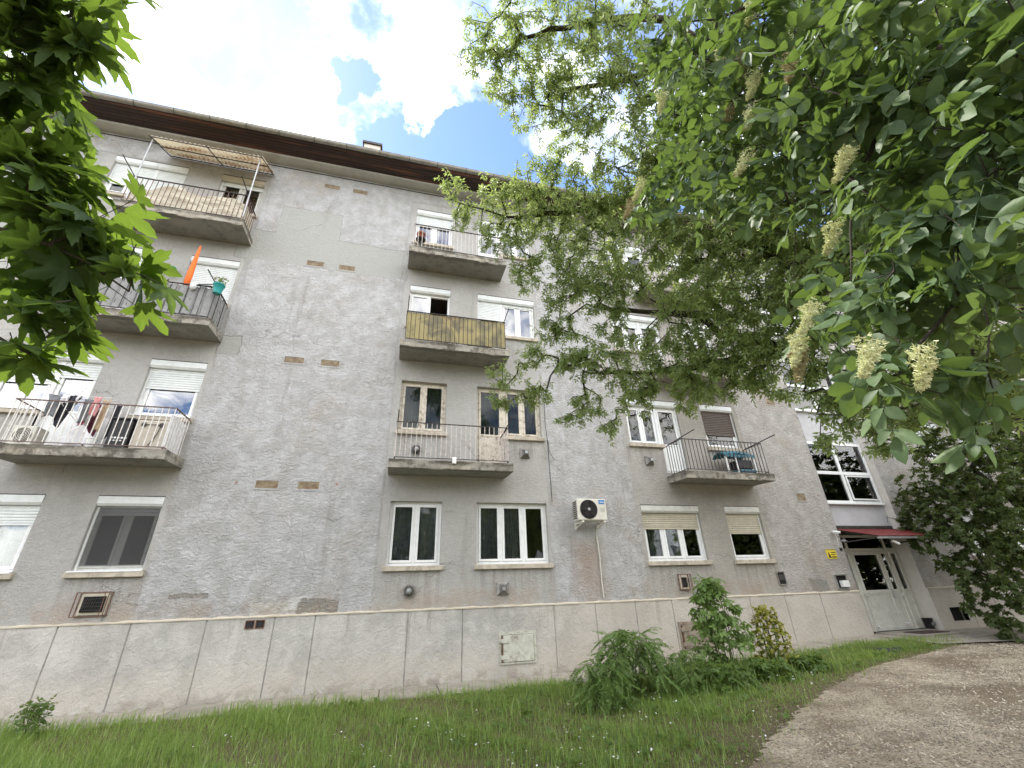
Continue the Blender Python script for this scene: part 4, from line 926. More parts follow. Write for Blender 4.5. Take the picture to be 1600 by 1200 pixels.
tb = thing('hanging_pot', 'teal plastic flower pot hung outside the railing corner', 'flower pot', (-4.02, -.80, 7.45))
MB().lathe([(.07, 0), (.105, .20), (.115, .205), (.115, .225), (.10, .22), (.066, .02)], (-4.02, -.80, 7.45), 'z', 18, cap=False).build('pot', 'teal_plastic', tb, smooth=True)
mb = MB()
for i in range(60):
    a = random.uniform(0, 6.28); r = random.uniform(.0, .13); z = random.uniform(7.66, 7.86); p = Vector((-4.02+r*math.cos(a), -.80+r*math.sin(a), z)); q = Vector((random.uniform(-1, 1), random.uniform(-1, 1), random.uniform(-.5, 1))).normalized()*.035; s_ = q.cross(Vector((0, 0, 1))).normalized()*.014
    mb.add([p-q, p+s_, p+q, p-s_], [(0, 1, 2, 3)])
mb.build('pot_plant', 'weed_leaf', tb)
mb = MB()
for i in range(26):
    p = Vector((-4.02+random.uniform(-.14, .14), -.80+random.uniform(-.12, .12), random.uniform(7.68, 7.84))); mb.lathe([(.001, -.008), (.013, 0), (.001, .008)], p, 'z', 6, False)
mb.build('blossom', 'cloth_rose', tb)
wb = thing('plastic_bag', 'small white plastic bag tied to the padded railing top', 'bag', (-4.50, -.74, 7.5))
MB().lathe([(.02, 0), (.055, .05), (.06, .11), (.03, .17), (.012, .19)], (-4.50, -.76, 7.50), 'z', 10).build('bag_body', 'cloth_white', wb, smooth=True)
gp = thing('wall_ornament', 'green round ornament hanging on the wall above the padded balcony', 'ornament', (-5.40, -.06, 8.28))
MB().lathe([(.01, 0), (.075, .03), (.09, .08), (.06, .14), (.01, .16)], (-5.36, -.1, 8.36), 'z', 14).build('ornament_body', 'green_plastic', gp, smooth=True)
mb = MB()
for i in range(5): mb.bar((-5.36+(i-2)*.03, -.1, 8.37), (-5.36+(i-2)*.055, -.12, 8.24), .006, 4)
mb.build('ornament_leg', 'dark_metal', gp)
dk = thing('pruning_shears', 'dark garden tool hooked over the quilted railing', 'tool', (-4.42, -.74, 7.6))
MB().bar((-4.42, -.75, 7.66), (-4.16, -.76, 7.70), .012, 5).bar((-4.42, -.75, 7.63), (-4.18, -.74, 7.66), .014, 5).lathe([(.01, 0), (.03, .02), (.01, .05)], (-4.40, -.76, 7.62), 'z', 8).build('tool_blade', 'black_plastic', dk)
cl = thing('dark_clip', 'black clamp gripping the padded rail left of the parasol', 'clamp', (-5.05, -.74, 7.5))
MB().bar((-5.10, -.74, 7.52), (-4.98, -.74, 7.70), .014, 5).bar((-5.06, -.74, 7.70), (-4.98, -.75, 7.56), .012, 5).box(-5.09, -5.04, -.76, -.72, 7.60, 7.66).build('clamp_body', 'black_plastic', cl)
# first-floor left balcony: laundry, storage box, cabinet, covers
z_f = 4.10
LR = thing('drying_rack', 'white wire clothes rack hooked on the first floor balcony', 'drying rack', (-5.75, -.35, 4.10))
mb = MB(); za_ = 5.02
for y in (-.62, -.5, -.38, -.26, -.14): mb.bar((-6.10, y, za_), (-5.15, y, za_), .004, 4)
for x in (-6.10, -5.15): mb.bar((x, -.62, za_), (x, -.14, za_), .007, 5)
mb.bar((-6.05, -.6, za_), (-5.3, -.2, z_f+.05), .008, 5).bar((-5.2, -.6, za_), (-5.95, -.2, z_f+.05), .008, 5).bar((-6.05, -.15, za_), (-5.3, -.55, z_f+.05), .008, 5).bar((-5.3, -.2, z_f+.05), (-5.3, -.55, z_f+.05), .008, 5)
mb.bar((-5.72, -.62, za_+.0), (-5.60, -.64, za_+.16), .006, 4); mb.build('rack_frame', 'white_plastic', LR)
def garment(x, y, w, L, mat, label, cat='garment', slant=0.0):
    ph = random.uniform(0, 6)
    def gf_(u, v):
        return (x+(u-.5)*w*(1-.35*v+.15*math.sin(v*5+ph))+slant*v, y+.02*math.sin(u*9+ph+v*3)+.012*math.sin(v*8+u*4), za_+.006-L*v-.05*L*math.sin(u*5+ph)*v)
    o = MB().grid(gf_, 10, 12).build('garment', mat, None, smooth=True, solid=.004); recentre(o); tag(o, label, cat, 'laundry on the drying rack'); return o
garment(-6.02, -.62, .20, .42, 'cloth_grey', 'dark patterned top at the left end of the drying rack', slant=.05)
garment(-5.90, -.50, .18, .55, 'cloth_black', 'black trousers hanging left of centre on the drying rack')
garment(-5.86, -.62, .14, .16, 'cloth_white', 'small white cloth at the top left of the drying rack')
garment(-5.72, -.62, .17, .30, 'cloth_black', 'short black top in the middle of the drying rack')
garment(-5.66, -.38, .14, .62, 'cloth_pink', 'bright pink garment hanging low in the middle of the rack', slant=.05)
garment(-5.66, -.62, .12, .14, 'cloth_white', 'white cloth folded at the middle of the rack')
garment(-5.56, -.50, .18, .46, 'cloth_grey', 'grey checked shirt right of centre on the rack')
garment(-5.52, -.26, .20, .72, 'cloth_maroon', 'long maroon garment hanging at the back of the rack')
garment(-5.38, -.62, .13, .36, 'cloth_rose', 'rose pink shirt near the right end of the rack')
garment(-5.30, -.50, .14, .60, 'cloth_tan', 'tan garment hanging behind the rose shirt')
garment(-5.24, -.26, .14, .66, 'cloth_black', 'dark garment at the right end of the rack')
sp = MB().grid(lambda u, v: (-5.80+u*.55, -.50+.05*math.sin(u*14), 4.12+v*(.12+.30*(1-abs(u-.5)*1.9))), 30, 6).build('white_cloth_heap', 'cloth_white', None, smooth=True, solid=.006)
tag(recentre(sp), 'heap of white cloth on the balcony floor below the laundry', 'cloth')
bx = thing('storage_box', 'black plastic storage box standing behind the white balcony rails', 'box', (-4.97, -.3, z_f))
MB().box(-5.10, -4.78, -.50, -.12, z_f+.01, z_f+.56).build('box_body', 'black_plastic', bx, bevel=.02); MB().box(-5.12, -4.76, -.52, -.10, z_f+.561, z_f+.60).build('box_lid', 'black_plastic', bx, bevel=.015)
mb = MB()
for i in range(5): mb.box(-5.04+.052*i, -5.005+.052*i, -.5045, -.5015, z_f+.20, z_f+.23)
for i in range(4): mb.box(-5.04+.05*i, -5.01+.05*i, -.5045, -.5015, z_f+.155, z_f+.175)
mb.build('box_print', 'white_plastic', bx)
cb = thing('beige_cabinet', 'beige plastic appliance casing with two round knobs behind the rails', 'cabinet', (-4.45, -.25, z_f))
MB().box(-4.755, -4.20, -.46, -.08, z_f+.01, z_f+.60).build('cabinet_body', 'beige_plastic', cb, bevel=.04)
for xx in (-4.62, -4.34): MB().lathe([(.04, 0), (.045, -.012), (.02, -.02)], (xx, -.46, z_f+.50), 'y', 16).build('knob', 'dark_metal', cb)
MB().path([(-4.62, -.478, z_f+.50), (-4.34, -.478, z_f+.50), (-4.37, -.475, z_f+.32), (-4.45, -.475, z_f+.10)], .007, 5).build('hose', 'dark_metal', cb)
MB().box(-4.15, -4.13, -.66, -.04, z_f+.02, z_f+.66).build('white_board', 'cloth_white', None); tag(recentre(bpy.data.objects['white_board']), 'white board closing the right end of the first floor balcony', 'board')
MB().box(-5.60, -5.12, -.055, -.03, z_f+.1, z_f+.72).build('white_insulation_board', 'white_plastic', None); tag(recentre(bpy.data.objects['white_insulation_board']), 'thin white panel leaning on the wall behind the storage box', 'panel')
tub = thing('food_tub', 'small white lidded tub on the balcony floor by the black box', 'tub', (-5.28, -.5, z_f))
MB().lathe([(.06, 0), (.075, .14)], (-5.28, -.52, z_f+.01), 'z', 16).build('tub_body', 'white_plastic', tub); MB().lathe([(.08, .0), (.08, .02)], (-5.28, -.52, z_f+.155), 'z', 16).build('tub_lid', 'white_plastic', tub)
ab = thing('indoor_fan_unit', 'grey grilled unit on the floor at the left end of the balcony', 'fan unit', (-6.35, -.3, z_f))
MB().box(-6.46, -6.14, -.5, -.2, z_f+.02, z_f+.36).build('unit_body', 'ac_body', ab, bevel=.01); mb = MB()
for r in (.04, .07, .10, .125): mb.path([(-6.30+r*math.cos(a*math.pi/10), -.508, z_f+.19+r*math.sin(a*math.pi/10)) for a in range(21)], .005, 4)
mb.build('unit_grille', 'dark_metal', ab)
# yellow panels behind the second-floor middle railing, with a chair and planters behind
YP = thing('yellow_screen', 'translucent yellow panels fixed behind the black railing of the middle balcony', 'privacy screen', (1.07, -.68, 6.9))
n = 13; xa, xb = -.115, 2.265
o = MB().grid(lambda u, v: (u*(xb-xa)/n*.995, .006*math.sin(u*math.pi), v*.735), 6, 1).build('yellow_panel', 'yellow_panel', None, smooth=True, solid=.003)
me = o.data; ms = [mm_ for mm_ in o.modifiers]; bpy.data.objects.remove(o)
for i in range(n): inst(me, 'yellow_panel', YP, (xa+(xb-xa)*i/n, -.682+random.uniform(-.002, .002), 6.925))
for i in range(7): inst(me, 'yellow_panel', YP, (xb-.015, -.67+i*.09, 6.925), Quaternion((0, 0, 1), math.pi/2), .5) if 0 else None
MB().grid(lambda u, v: (xb-.012, -.67+u*.62, 6.925+v*.735), 6, 1).build('side_panel', 'yellow_panel', YP)
chx = thing('orange_chair', 'orange folding chair seen dimly through the yellow balcony panels', 'chair', (.85, -.45, 6.92))
MB().box(.68, 1.05, -.60, -.25, 7.33, 7.36).build('seat', 'orange_cloth', chx); MB().add([(.98, -.62, 7.36), (1.05, -.25, 7.36), (1.10, -.25, 7.75), (1.02, -.62, 7.75)], [(0, 1, 2, 3)]).build('backrest', 'orange_cloth', chx, solid=.02)
for a, b in ((.70, 1.03), (1.03, .70)):
    for y in (-.59, -.27): MB().bar((a, y, 6.93), (b, y, 7.33), .012, 5).build('leg', 'dark_metal', chx)
pl = thing('planter_box', 'long dark planter box behind the yellow panels', 'planter', (1.7, -.5, 6.92)); MB().box(1.35, 1.95, -.655, -.48, 6.93, 7.13).build('planter_body', 'dark_metal', pl, bevel=.01)
# top middle balcony pot
tpx = thing('terracotta_pot', 'terracotta pot hanging inside the railing of the top middle balcony', 'flower pot', (.05, -.6, 10.0))
MB().lathe([(.07, 0), (.10, .15), (.115, .155), (.115, .19), (.10, .18), (.065, .02)], (.06, -.58, 10.08), 'z', 18, cap=False).build('pot', 'terracotta', tpx, smooth=True); MB().lathe([(.13, 0), (.13, .012)], (.06, -.58, 10.06), 'z', 18).build('saucer', 'dark_metal', tpx)
MB().bar((.06, -.58, 9.76), (.06, -.58, 10.06), .02, 6).build('pot_stand', 'dark_metal', tpx)
# milk carton tied on the first-floor middle rail
mc = thing('milk_carton', 'white carton tied to the bottom rail of the pale railed balcony', 'carton', (1.09, -.745, 3.99))
MB().box(1.05, 1.13, -.80, -.735, 4.00, 4.10).add([(1.05, -.80, 4.10), (1.13, -.80, 4.10), (1.13, -.735, 4.10), (1.05, -.735, 4.10), (1.05, -.768, 4.135), (1.13, -.768, 4.135)], [(0, 1, 5, 4), (2, 3, 4, 5), (0, 4, 3), (1, 2, 5)]).build('carton_body', 'white_plastic', mc)
# child's play stand with scalloped canopy on the black railed balcony
KT = thing('play_stand', 'toy play stand with blue scalloped roof behind the black railing', 'toy', (8.45, -.4, 4.10)); z_f = 4.11
def kf(u, v): 
    x = 7.95+u*.92; y = -.56+v*.46; return (x, y, z_f+.46+.10*math.sin(math.pi*v)+.06*math.sin(math.pi*u) - (.03*abs(math.sin(u*math.pi*6)) if v in (0, 1) else 0))
MB().grid(kf, 48, 8).build('toy_roof', 'blue_plastic', KT, solid=.01)
mb = MB()
for a in range(7): mb.box(7.96+a*.13, 8.07+a*.13, -.57, -.562, z_f+.40, z_f+.47)
mb.build('scalloped_edge', 'blue_plastic', KT)
for xx in (7.99, 8.28, 8.83): MB().box(xx-.017, xx+.017, -.55, -.52, z_f, z_f+.42).build('toy_post', 'white_plastic', KT)
MB().box(8.32, 8.85, -.55, -.18, z_f+.02, z_f+.10).build('toy_base', 'blue_plastic', KT, bevel=.02); MB().box(8.36, 8.80, -.5, -.2, z_f+.13, z_f+.36).build('toy_counter', 'black_plastic', KT, bevel=.02)
#@@VEG@@
# ---------------------------------------------------------------- vegetation
def leaflet(L, Wd, lo=False, cup=.18):
    if lo:
        V = np.array([(0, 0, 0), (0, .45*L, -.03*L), (0, L, -.12*L), (-Wd/2, .38*L, cup*Wd), (Wd/2, .38*L, cup*Wd)]); F = np.array([(0, 1, 3), (1, 2, 3), (0, 4, 1), (1, 4, 2)]); return V, F
    st = [0, .22, .5, .8, 1]; hw = [0, .38, .5, .3, 0]
    V = [(0, s*L, -.10*L*s*s) for s in st]+[(-hw[i]*Wd, st[i]*L+.02*L, cup*hw[i]*Wd*1.4-.10*L*st[i]**2) for i in (1, 2, 3)]+[(hw[i]*Wd, st[i]*L+.02*L, cup*hw[i]*Wd*1.4-.10*L*st[i]**2) for i in (1, 2, 3)]
    F = [(0, 1, 5), (1, 2, 6), (1, 6, 5), (2, 3, 7), (2, 7, 6), (3, 4, 7), (1, 0, 8), (2, 1, 9), (1, 8, 9), (3, 2, 10), (2, 9, 10), (4, 3, 10)]
    return np.array(V), np.array(F)
def rotz(V, a): c, s = math.cos(a), math.sin(a); return V @ np.array([(c, s, 0), (-s, c, 0), (0, 0, 1)])
def rotx(V, a): c, s = math.cos(a), math.sin(a); return V @ np.array([(1, 0, 0), (0, c, s), (0, -s, c)])
def join(parts):
    V, F, n = [], [], 0
    for v, f in parts: V.append(v); F.append(f+n); n += len(v)
    return np.vstack(V), np.vstack(F)
def stick(a, b, r):
    a, b = np.array(a, float), np.array(b, float); V = np.array([a+(r, 0, 0), a+(-r*.5, 0, r*.8), a+(-r*.5, 0, -r*.8), b+(r*.6, 0, 0), b+(-r*.3, 0, r*.5), b+(-r*.3, 0, -r*.5)])
    return V, np.array([(0, 1, 4), (0, 4, 3), (1, 2, 5), (1, 5, 4), (2, 0, 3), (2, 3, 5)])
def compound(pairs, L, Wd, rach, lo=False, droop=.5, ang=1.05, taper=.0, seed=0):
    r = random.Random(seed); parts = []; zf = lambda s: -droop*rach*s*s
    N_ = 5
    if lo: N_ = 1
    for i in range(N_): parts.append(stick((0, rach*i/N_, zf(i/N_)), (0, rach*(i+1)/N_, zf((i+1)/N_)), .0016 if rach < .3 else .0035))
    for i in range(pairs):
        s = .32+.60*i/max(pairs-1, 1) if pairs > 1 else .62; k = 1-taper*abs(s-.55)
        for sd in (-1, 1):
            v, f = leaflet(L*k*r.uniform(.72, 1.15), Wd*k*r.uniform(.8, 1.15), lo, r.uniform(.05, .42)); v = rotx(v, -r.uniform(.05, .55)*1.0); v = rotz(v, -sd*(ang+r.uniform(-.15, .15))); parts.append((v+np.array([0, rach*s, zf(s)]), f))
    v, f = leaflet(L*1.05, Wd*1.05, lo); v = rotx(v, -droop*1.4*rach/max(rach, .01)*.6); parts.append((v+np.array([0, rach, zf(1)]), f))
    return join(parts)
def maple_leaf(S, seed=0):
    r = random.Random(seed)
    half = [(0, 1.0), (4, .86), (9, .80), (12, .66), (17, .60), (22, .40), (27, .52), (31, .68), (36, .66), (40, .80), (45, .92), (49, .74), (54, .70), (60, .60), (68, .36), (76, .42), (84, .56), (90, .52), (97, .62), (103, .48), (112, .36), (128, .24), (150, .16), (172, .08)]
    pts = [(a, q) for a, q in half]+[(-a, q) for a, q in reversed(half[1:])]
    V = [(0, 0, 0)]
    for a, q in pts:
        q *= r.uniform(.95, 1.05); an = R(a); x, y = math.sin(an)*q, math.cos(an)*q; V.append((x*S*.80, y*S*.72+.0, S*(.10*abs(math.sin(an*3.0+.3))*q-.22*q*q)))
    n = len(pts); F = [(0, 1+(i+1) % n, 1+i) for i in range(n)]
    V = np.array(V); V[:, 1] += S*.30
    return join([(V, np.array(F)), stick((0, -.35*S, .02*S), (0, .30*S, 0), .0016)])
def frames(axis, nrm):
    y = axis/np.linalg.norm(axis, axis=1, keepdims=True); z = nrm-(nrm*y).sum(1, keepdims=True)*y; z /= np.linalg.norm(z, axis=1, keepdims=True)+1e-9
    x = np.cross(y, z); return np.stack([x, y, z], 2)        # columns = local axes
def scatter(tmpls, P, Rm, S, pick):
    Vs, Fs, n = [], [], 0
    for k, (V, F) in enumerate(tmpls):
        ix = np.where(pick == k)[0]
        if not len(ix): continue
        W_ = np.einsum('nij,vj->nvi', Rm[ix], V)*S[ix, None, None]+P[ix, None, :]
        FF = (F[None]+(np.arange(len(ix))*len(V))[:, None, None]).reshape(-1, 3)+n
        Vs.append(W_.reshape(-1, 3)); Fs.append(FF); n += len(ix)*len(V)
    return np.vstack(Vs), np.vstack(Fs)
def seg_mesh(A, Bp, ra, rb, sides):
    d = Bp-A; L = np.linalg.norm(d, axis=1, keepdims=True)+1e-9; d = d/L; up = np.where(np.abs(d[:, 2:3]) < .9, np.array([[0, 0, 1.]]), np.array([[0, 1., 0]]))
    x = np.cross(d, up); x /= np.linalg.norm(x, axis=1, keepdims=True); y = np.cross(d, x); E_ = len(A)
    an = np.arange(sides)*2*np.pi/sides; c, s = np.cos(an), np.sin(an); ring = x[:, None]*c[None, :, None]+y[:, None]*s[None, :, None]
    over = d*np.minimum(ra, .4*L[:, 0])[:, None]*.5
    V = np.concatenate([(A-over)[:, None]+ring*ra[:, None, None], (Bp+over)[:, None]+ring*rb[:, None, None]], 1).reshape(-1, 3)
    k = np.arange(sides); q = np.stack([k, (k+1) % sides, sides+(k+1) % sides, sides+k], 1); F = (q[None]+(np.arange(E_)*2*sides)[:, None, None]).reshape(-1, 4)
    return V, F
def grow(limbs, pts, step=.18, wob=.03, sag=.06):
    """limb polylines first, then every attractor joined to the nearest wood by a curved twig"""
    pos, par = [], []
    for l in limbs:
        start = None
        if pos:
            d = [((p[0]-l[0][0])**2+(p[1]-l[0][1])**2+(p[2]-l[0][2])**2) for p in pos]; j = int(np.argmin(d)); start = j if d[j] < .6 else None
        prev = start
        for a, b in zip(l[:-1], l[1:]):
            a, b = np.array(a), np.array(b); n = max(1, int(np.linalg.norm(b-a)/step))
            for i in range(n):
                if i == 0 and prev is None: pos.append(a); par.append(-1); prev = len(pos)-1; continue
                q = a+(b-a)*i/n+rng.normal(0, wob*.4, 3); pos.append(q); par.append(prev); prev = len(pos)-1
        pos.append(np.array(l[-1])); par.append(prev)
    M = len(pos); cap = M+len(pts)*14; Pn = np.zeros((cap, 3)); Pn[:M] = pos; par = list(par)
    # order: nearest to the wood first
    D0 = np.array([np.min(((Pn[:M]-p)**2).sum(1)) for p in pts]); order = np.argsort(D0); ends = []
    for i in order:
        p = pts[i]; d = ((Pn[:M]-p)**2).sum(1); j = int(np.argmin(d)); L = math.sqrt(d[j]); n = min(12, max(1, int(L/step))); a = Pn[j].copy(); prev = j
        off = rng.normal(0, wob, 3)*min(L, 1)
        for k in range(1, n+1):
            s = k/n; q = a+(p-a)*s+off*math.sin(math.pi*s)*2+np.array([0, 0, sag*L*math.sin(math.pi*s)]); Pn[M] = q; par.append(prev); prev = M; M += 1
        ends.append((prev, i))
    par = np.array(par); cnt = np.zeros(M)
    for e, _ in ends: cnt[e] += 1
    for i in range(M-1, -1, -1):
        if par[i] >= 0: cnt[par[i]] += cnt[i]
    return Pn[:M], par, np.maximum(cnt, 1), ends
def in_frame(P, m=60):
    v = P-np.array(CAM); x = v@np.array(_r); y = v@np.array(_u); z = v@np.array(_f); u_ = 800+FPX*x/np.maximum(z, .01); w_ = 600-FPX*y/np.maximum(z, .01)
    return (z > .1) & (u_ > -m) & (u_ < 1600+m) & (w_ > -m) & (w_ < 1200+m)
def sample_clusters(cl, per_r2, shell=.0):
    out = []
    for x, y, z, r in cl:
        n = max(1, int(per_r2*r*r+rng.random())); d = rng.normal(0, 1, (n, 3)); d /= np.linalg.norm(d, axis=1, keepdims=True)
        rad = r*rng.random(n)**(1/2.4); out.append(np.array([x, y, z])+d*rad[:, None])
    return np.vstack(out)
def tree(name, label, cat, base, limbs, pts, tmpls, lmat, leaves_per, bark, r0, rmin=.003, droop=.5, size=(.8, 1.15), solo=300, thick=.03, spread=.16, step=.18, sag=.06, name_leaf='leaf', exclude=None, up=.9, group=None, wild=.42):
    T = thing(name, label, cat, base, group); off = np.array(base)
    P, par, cnt, ends = grow(limbs, pts, step=step, sag=sag)
    r = np.maximum(rmin, r0*cnt**.46); ix = np.where(par >= 0)[0]
    A, Bp = P[par[ix]], P[ix]; ra = np.minimum(r[par[ix]], r[ix]*1.35); rb = r[ix]; big = rb > thick
    for sel, nm, sides in ((big, 'trunk', 9), (~big, 'twig', 4)):
        if sel.any():
            V, F = seg_mesh(A[sel]-off, Bp[sel]-off, ra[sel], rb[sel], sides); o = bpy.data.objects.new(nm, tri_mesh(nm, V, F, bark, True)); link(o, T)
            if nm == 'twig': o['kind'] = 'stuff'
    # leaves along each end twig
    LP, AX = [], []
    for e, i in ends:
        p = P[e]; q = P[par[e]] if par[e] >= 0 else p-np.array([0, 0, .1]); d = p-q; L = np.linalg.norm(d)+1e-6; d /= L
        for k in range(leaves_per):
            s = k/max(leaves_per-1, 1); a = k*2.4+rng.random()*1.0; side = np.cross(d, [0, 0, 1.0]); side /= np.linalg.norm(side)+1e-6; o_ = side*math.cos(a)+np.cross(side, d)*math.sin(a)*.6
            LP.append(p-d*min(L*1.5, spread*2)*(1-s)*.9+rng.normal(0, spread*.12, 3)); AX.append(d*(.35+.6*s)+o_*.9+np.array([0, 0, -droop*(.5+rng.random())]))
    LP, AX = np.array(LP), np.array(AX); N_ = len(LP); NR = rng.normal(0, wild, (N_, 3))+np.array([0, 0, up])
    Rm = frames(AX, NR); S = rng.uniform(size[0], size[1], N_); pick = rng.integers(0, len(tmpls), N_)
    if exclude is not None:
        k = ~exclude(LP); LP, Rm, S, pick = LP[k], Rm[k], S[k], pick[k]; N_ = len(LP)
    dist = np.linalg.norm(LP-np.array(CAM), axis=1)/S; dist[~in_frame(LP)] += 1000; order = np.argsort(dist); solo_ix, rest = order[:solo], order[solo:]
    if len(rest):
        V, F = scatter(tmpls, LP[rest]-off, Rm[rest], S[rest], pick[rest]); o = bpy.data.objects.new('crown', tri_mesh('crown', V, F, lmat)); link(o, T); o['kind'] = 'stuff'
    ms = [tri_mesh(name_leaf, v, f, lmat) for v, f in tmpls]
    for j in solo_ix: inst(ms[pick[j]], name_leaf, T, LP[j], Matrix(Rm[j].tolist()).to_quaternion(), float(S[j]))
    return T
# crown volumes (x, y, z, radius in metres)
ELDER = [[0.71,-6.04,8.85,0.48],[1.21,-6.33,8.91,0.58],[1.76,-6.35,8.58,0.62],[1.13,-5.69,8.62,0.44],[1.67,-5.69,8.28,0.54],[2.13,-6.4,8.16,0.65],[2.16,-6.99,8.05,0.66],[2.34,-5.85,7.81,0.47],[0.54,-5.67,8.91,0.24],[2.05,-5.47,8.05,0.33],[2.67,-6.62,7.7,0.58],[2.87,-6.28,7.2,0.48],[1.95,-5.1,7.84,0.33],[1.78,-4.74,7.63,0.5],[1.17,-4.33,7.71,0.4],[0.47,-4.16,7.93,0.26],[0.75,-3.86,7.65,0.28],[2.33,-5.11,7.33,0.64],[1.37,-3.9,7.3,0.41],[2.0,-4.33,7.23,0.62],[2.61,-4.69,6.72,0.7],[2.91,-5.48,6.92,0.61],[3.21,-6.1,6.9,0.58],[1.92,-3.74,6.67,0.37],[2.52,-3.99,6.36,0.54],[3.06,-4.48,5.93,0.58],[3.51,-5.15,5.96,0.75],[3.24,-5.72,6.35,0.58],[4.02,-5.26,5.26,0.73],[2.42,-3.47,5.77,0.36],[2.1,-2.94,5.52,0.3],[1.73,-2.45,5.27,0.29],[1.71,-2.25,4.87,0.22],[2.28,-2.62,4.81,0.3],[2.78,-3.48,5.16,0.46],[3.2,-3.95,5.13,0.48],[3.03,-3.13,4.49,0.33],[2.72,-2.82,4.38,0.16],[3.53,-3.78,4.48,0.42],[3.35,-3.22,4.04,0.2],[3.83,-4.42,4.76,0.61],[4.16,-4.78,4.43,0.49],[4.18,-4.4,4.25,0.35],[4.3,-5.34,4.6,0.56],[4.58,-5.02,4.15,0.29],[4.61,-5.45,3.99,0.31],[4.37,-5.89,4.75,0.62],[4.1,-5.88,5.44,0.74],[4.51,-5.96,4.16,0.47],[4.75,-5.94,3.67,0.29],[4.81,-5.86,3.39,0.2],[4.78,-5.68,3.06,0.15],[4.85,-6.36,3.48,0.48],[4.94,-6.3,3.11,0.3],[4.95,-6.2,2.86,0.16],[4.87,-6.02,3.14,0.19],[4.38,-6.6,5.36,0.77],[4.64,-6.59,4.65,0.74],[4.64,-7.29,4.81,0.93],[4.26,-7.49,5.39,0.93],[4.49,-7.84,4.59,0.9],[4.69,-7.48,4.01,0.78],[4.75,-7.5,3.4,0.6],[4.15,-8.22,5.19,0.89],[3.96,-7.94,5.88,0.9],[4.07,-8.59,5.07,0.83],[4.03,-7.0,5.98,0.85],[3.86,-6.41,6.08,0.81],[3.37,-6.89,6.72,0.71],[2.96,-7.19,7.33,0.71],[3.34,-7.67,6.79,0.82],[3.49,-8.19,6.34,0.89],[4.78,-7.29,3.03,0.4],[4.93,-6.95,3.48,0.59]]
ASH = [[1.27,-8.36,4.37,0.19],[1.29,-8.56,4.08,0.26],[1.38,-8.3,4.17,0.25],[1.32,-8.59,3.59,0.29],[1.26,-8.8,3.44,0.26],[1.4,-8.08,4.06,0.21],[1.41,-8.29,3.64,0.27],[1.42,-8.5,3.34,0.25],[1.42,-7.83,3.9,0.16],[1.48,-7.96,3.68,0.18],[1.51,-8.21,3.39,0.19],[1.4,-7.69,3.81,0.09],[1.48,-8.44,3.11,0.18],[1.38,-8.82,3.23,0.28],[1.33,-8.98,3.05,0.25],[1.36,-9.04,2.88,0.21],[1.34,-9.11,2.78,0.19],[1.41,-8.73,3.03,0.24],[1.38,-8.87,2.82,0.21],[1.38,-8.96,2.68,0.2],[1.35,-9.04,2.59,0.16],[1.39,-8.63,2.85,0.18],[1.35,-8.77,2.64,0.18],[1.35,-8.88,2.52,0.17],[1.33,-8.97,2.41,0.16],[1.29,-8.68,2.49,0.13],[1.28,-8.78,2.37,0.14],[1.26,-8.89,2.27,0.15],[1.28,-8.57,2.4,0.09],[1.23,-8.7,2.28,0.11],[1.24,-8.77,2.21,0.12],[1.26,-8.85,2.12,0.13],[1.28,-8.51,2.35,0.05],[1.17,-8.6,2.18,0.06],[1.14,-8.7,2.09,0.08],[1.15,-8.79,2.03,0.09],[1.07,-8.73,2.0,0.03],[1.12,-8.79,1.97,0.03],[1.24,-8.83,2.0,0.08],[1.68,-8.19,2.87,0.05]]
MAPLE = [[-1.19,-8.33,3.15,0.2],[-1.09,-8.36,3.24,0.16],[-0.96,-8.43,3.23,0.07],[-1.16,-8.25,3.11,0.16],[-1.23,-8.19,3.01,0.16],[-1.08,-8.33,3.08,0.1],[-1.24,-8.1,2.92,0.15],[-1.19,-8.07,2.77,0.17],[-1.15,-8.11,2.85,0.1],[-1.07,-8.09,2.72,0.1],[-1.12,-8.04,2.61,0.19],[-1.02,-8.05,2.64,0.1],[-0.92,-8.09,2.69,0.04],[-0.99,-8.03,2.54,0.1],[-0.89,-8.0,2.5,0.07],[-0.82,-8.01,2.47,0.03],[-1.09,-8.03,2.42,0.14],[-0.98,-8.04,2.34,0.07],[-1.0,-8.06,2.24,0.09],[-0.97,-8.03,2.22,0.05],[-1.02,-8.04,2.17,0.04],[-0.89,-8.05,2.57,0.04]]
BUSH = [[13.97,-0.43,3.41,0.81],[14.35,-1.14,3.79,1.01],[14.07,-2.19,3.87,1.39],[14.38,-1.52,4.75,0.95],[14.14,-2.88,5.13,0.99],[14.56,-1.07,5.09,0.57],[13.51,-2.34,2.08,1.3],[13.7,-1.22,2.33,0.96],[13.85,-0.4,2.74,0.59],[13.2,-1.78,1.2,0.84],[12.94,-1.97,0.54,0.43],[13.94,-1.7,2.87,1.19],[13.77,-0.07,3.09,0.34],[13.62,-2.73,3.13,1.12],[13.5,-1.42,1.6,0.7],[13.4,-1.29,0.73,0.38],[14.61,-2.07,5.67,0.64]]
FLOW= [[1.29, -8.73, 3.77], [1.35, -8.51, 3.9], [1.39, -8.56, 3.77], [1.36, -8.58, 3.55], [1.26, -8.18, 4.06], [1.38, -8.42, 3.6], [1.36, -8.52, 3.4], [1.41, -8.4, 3.29], [1.31, -7.81, 3.81], [1.29, -7.69, 3.74], [1.33, -8.75, 2.82], [1.31, -8.63, 2.61], [1.19, -8.55, 2.32], [1.18, -8.48, 2.25], [1.18, -8.46, 2.21], [1.09, -8.71, 2.08], [1.1, -8.79, 2.02], [1.27, -8.76, 3.3]]
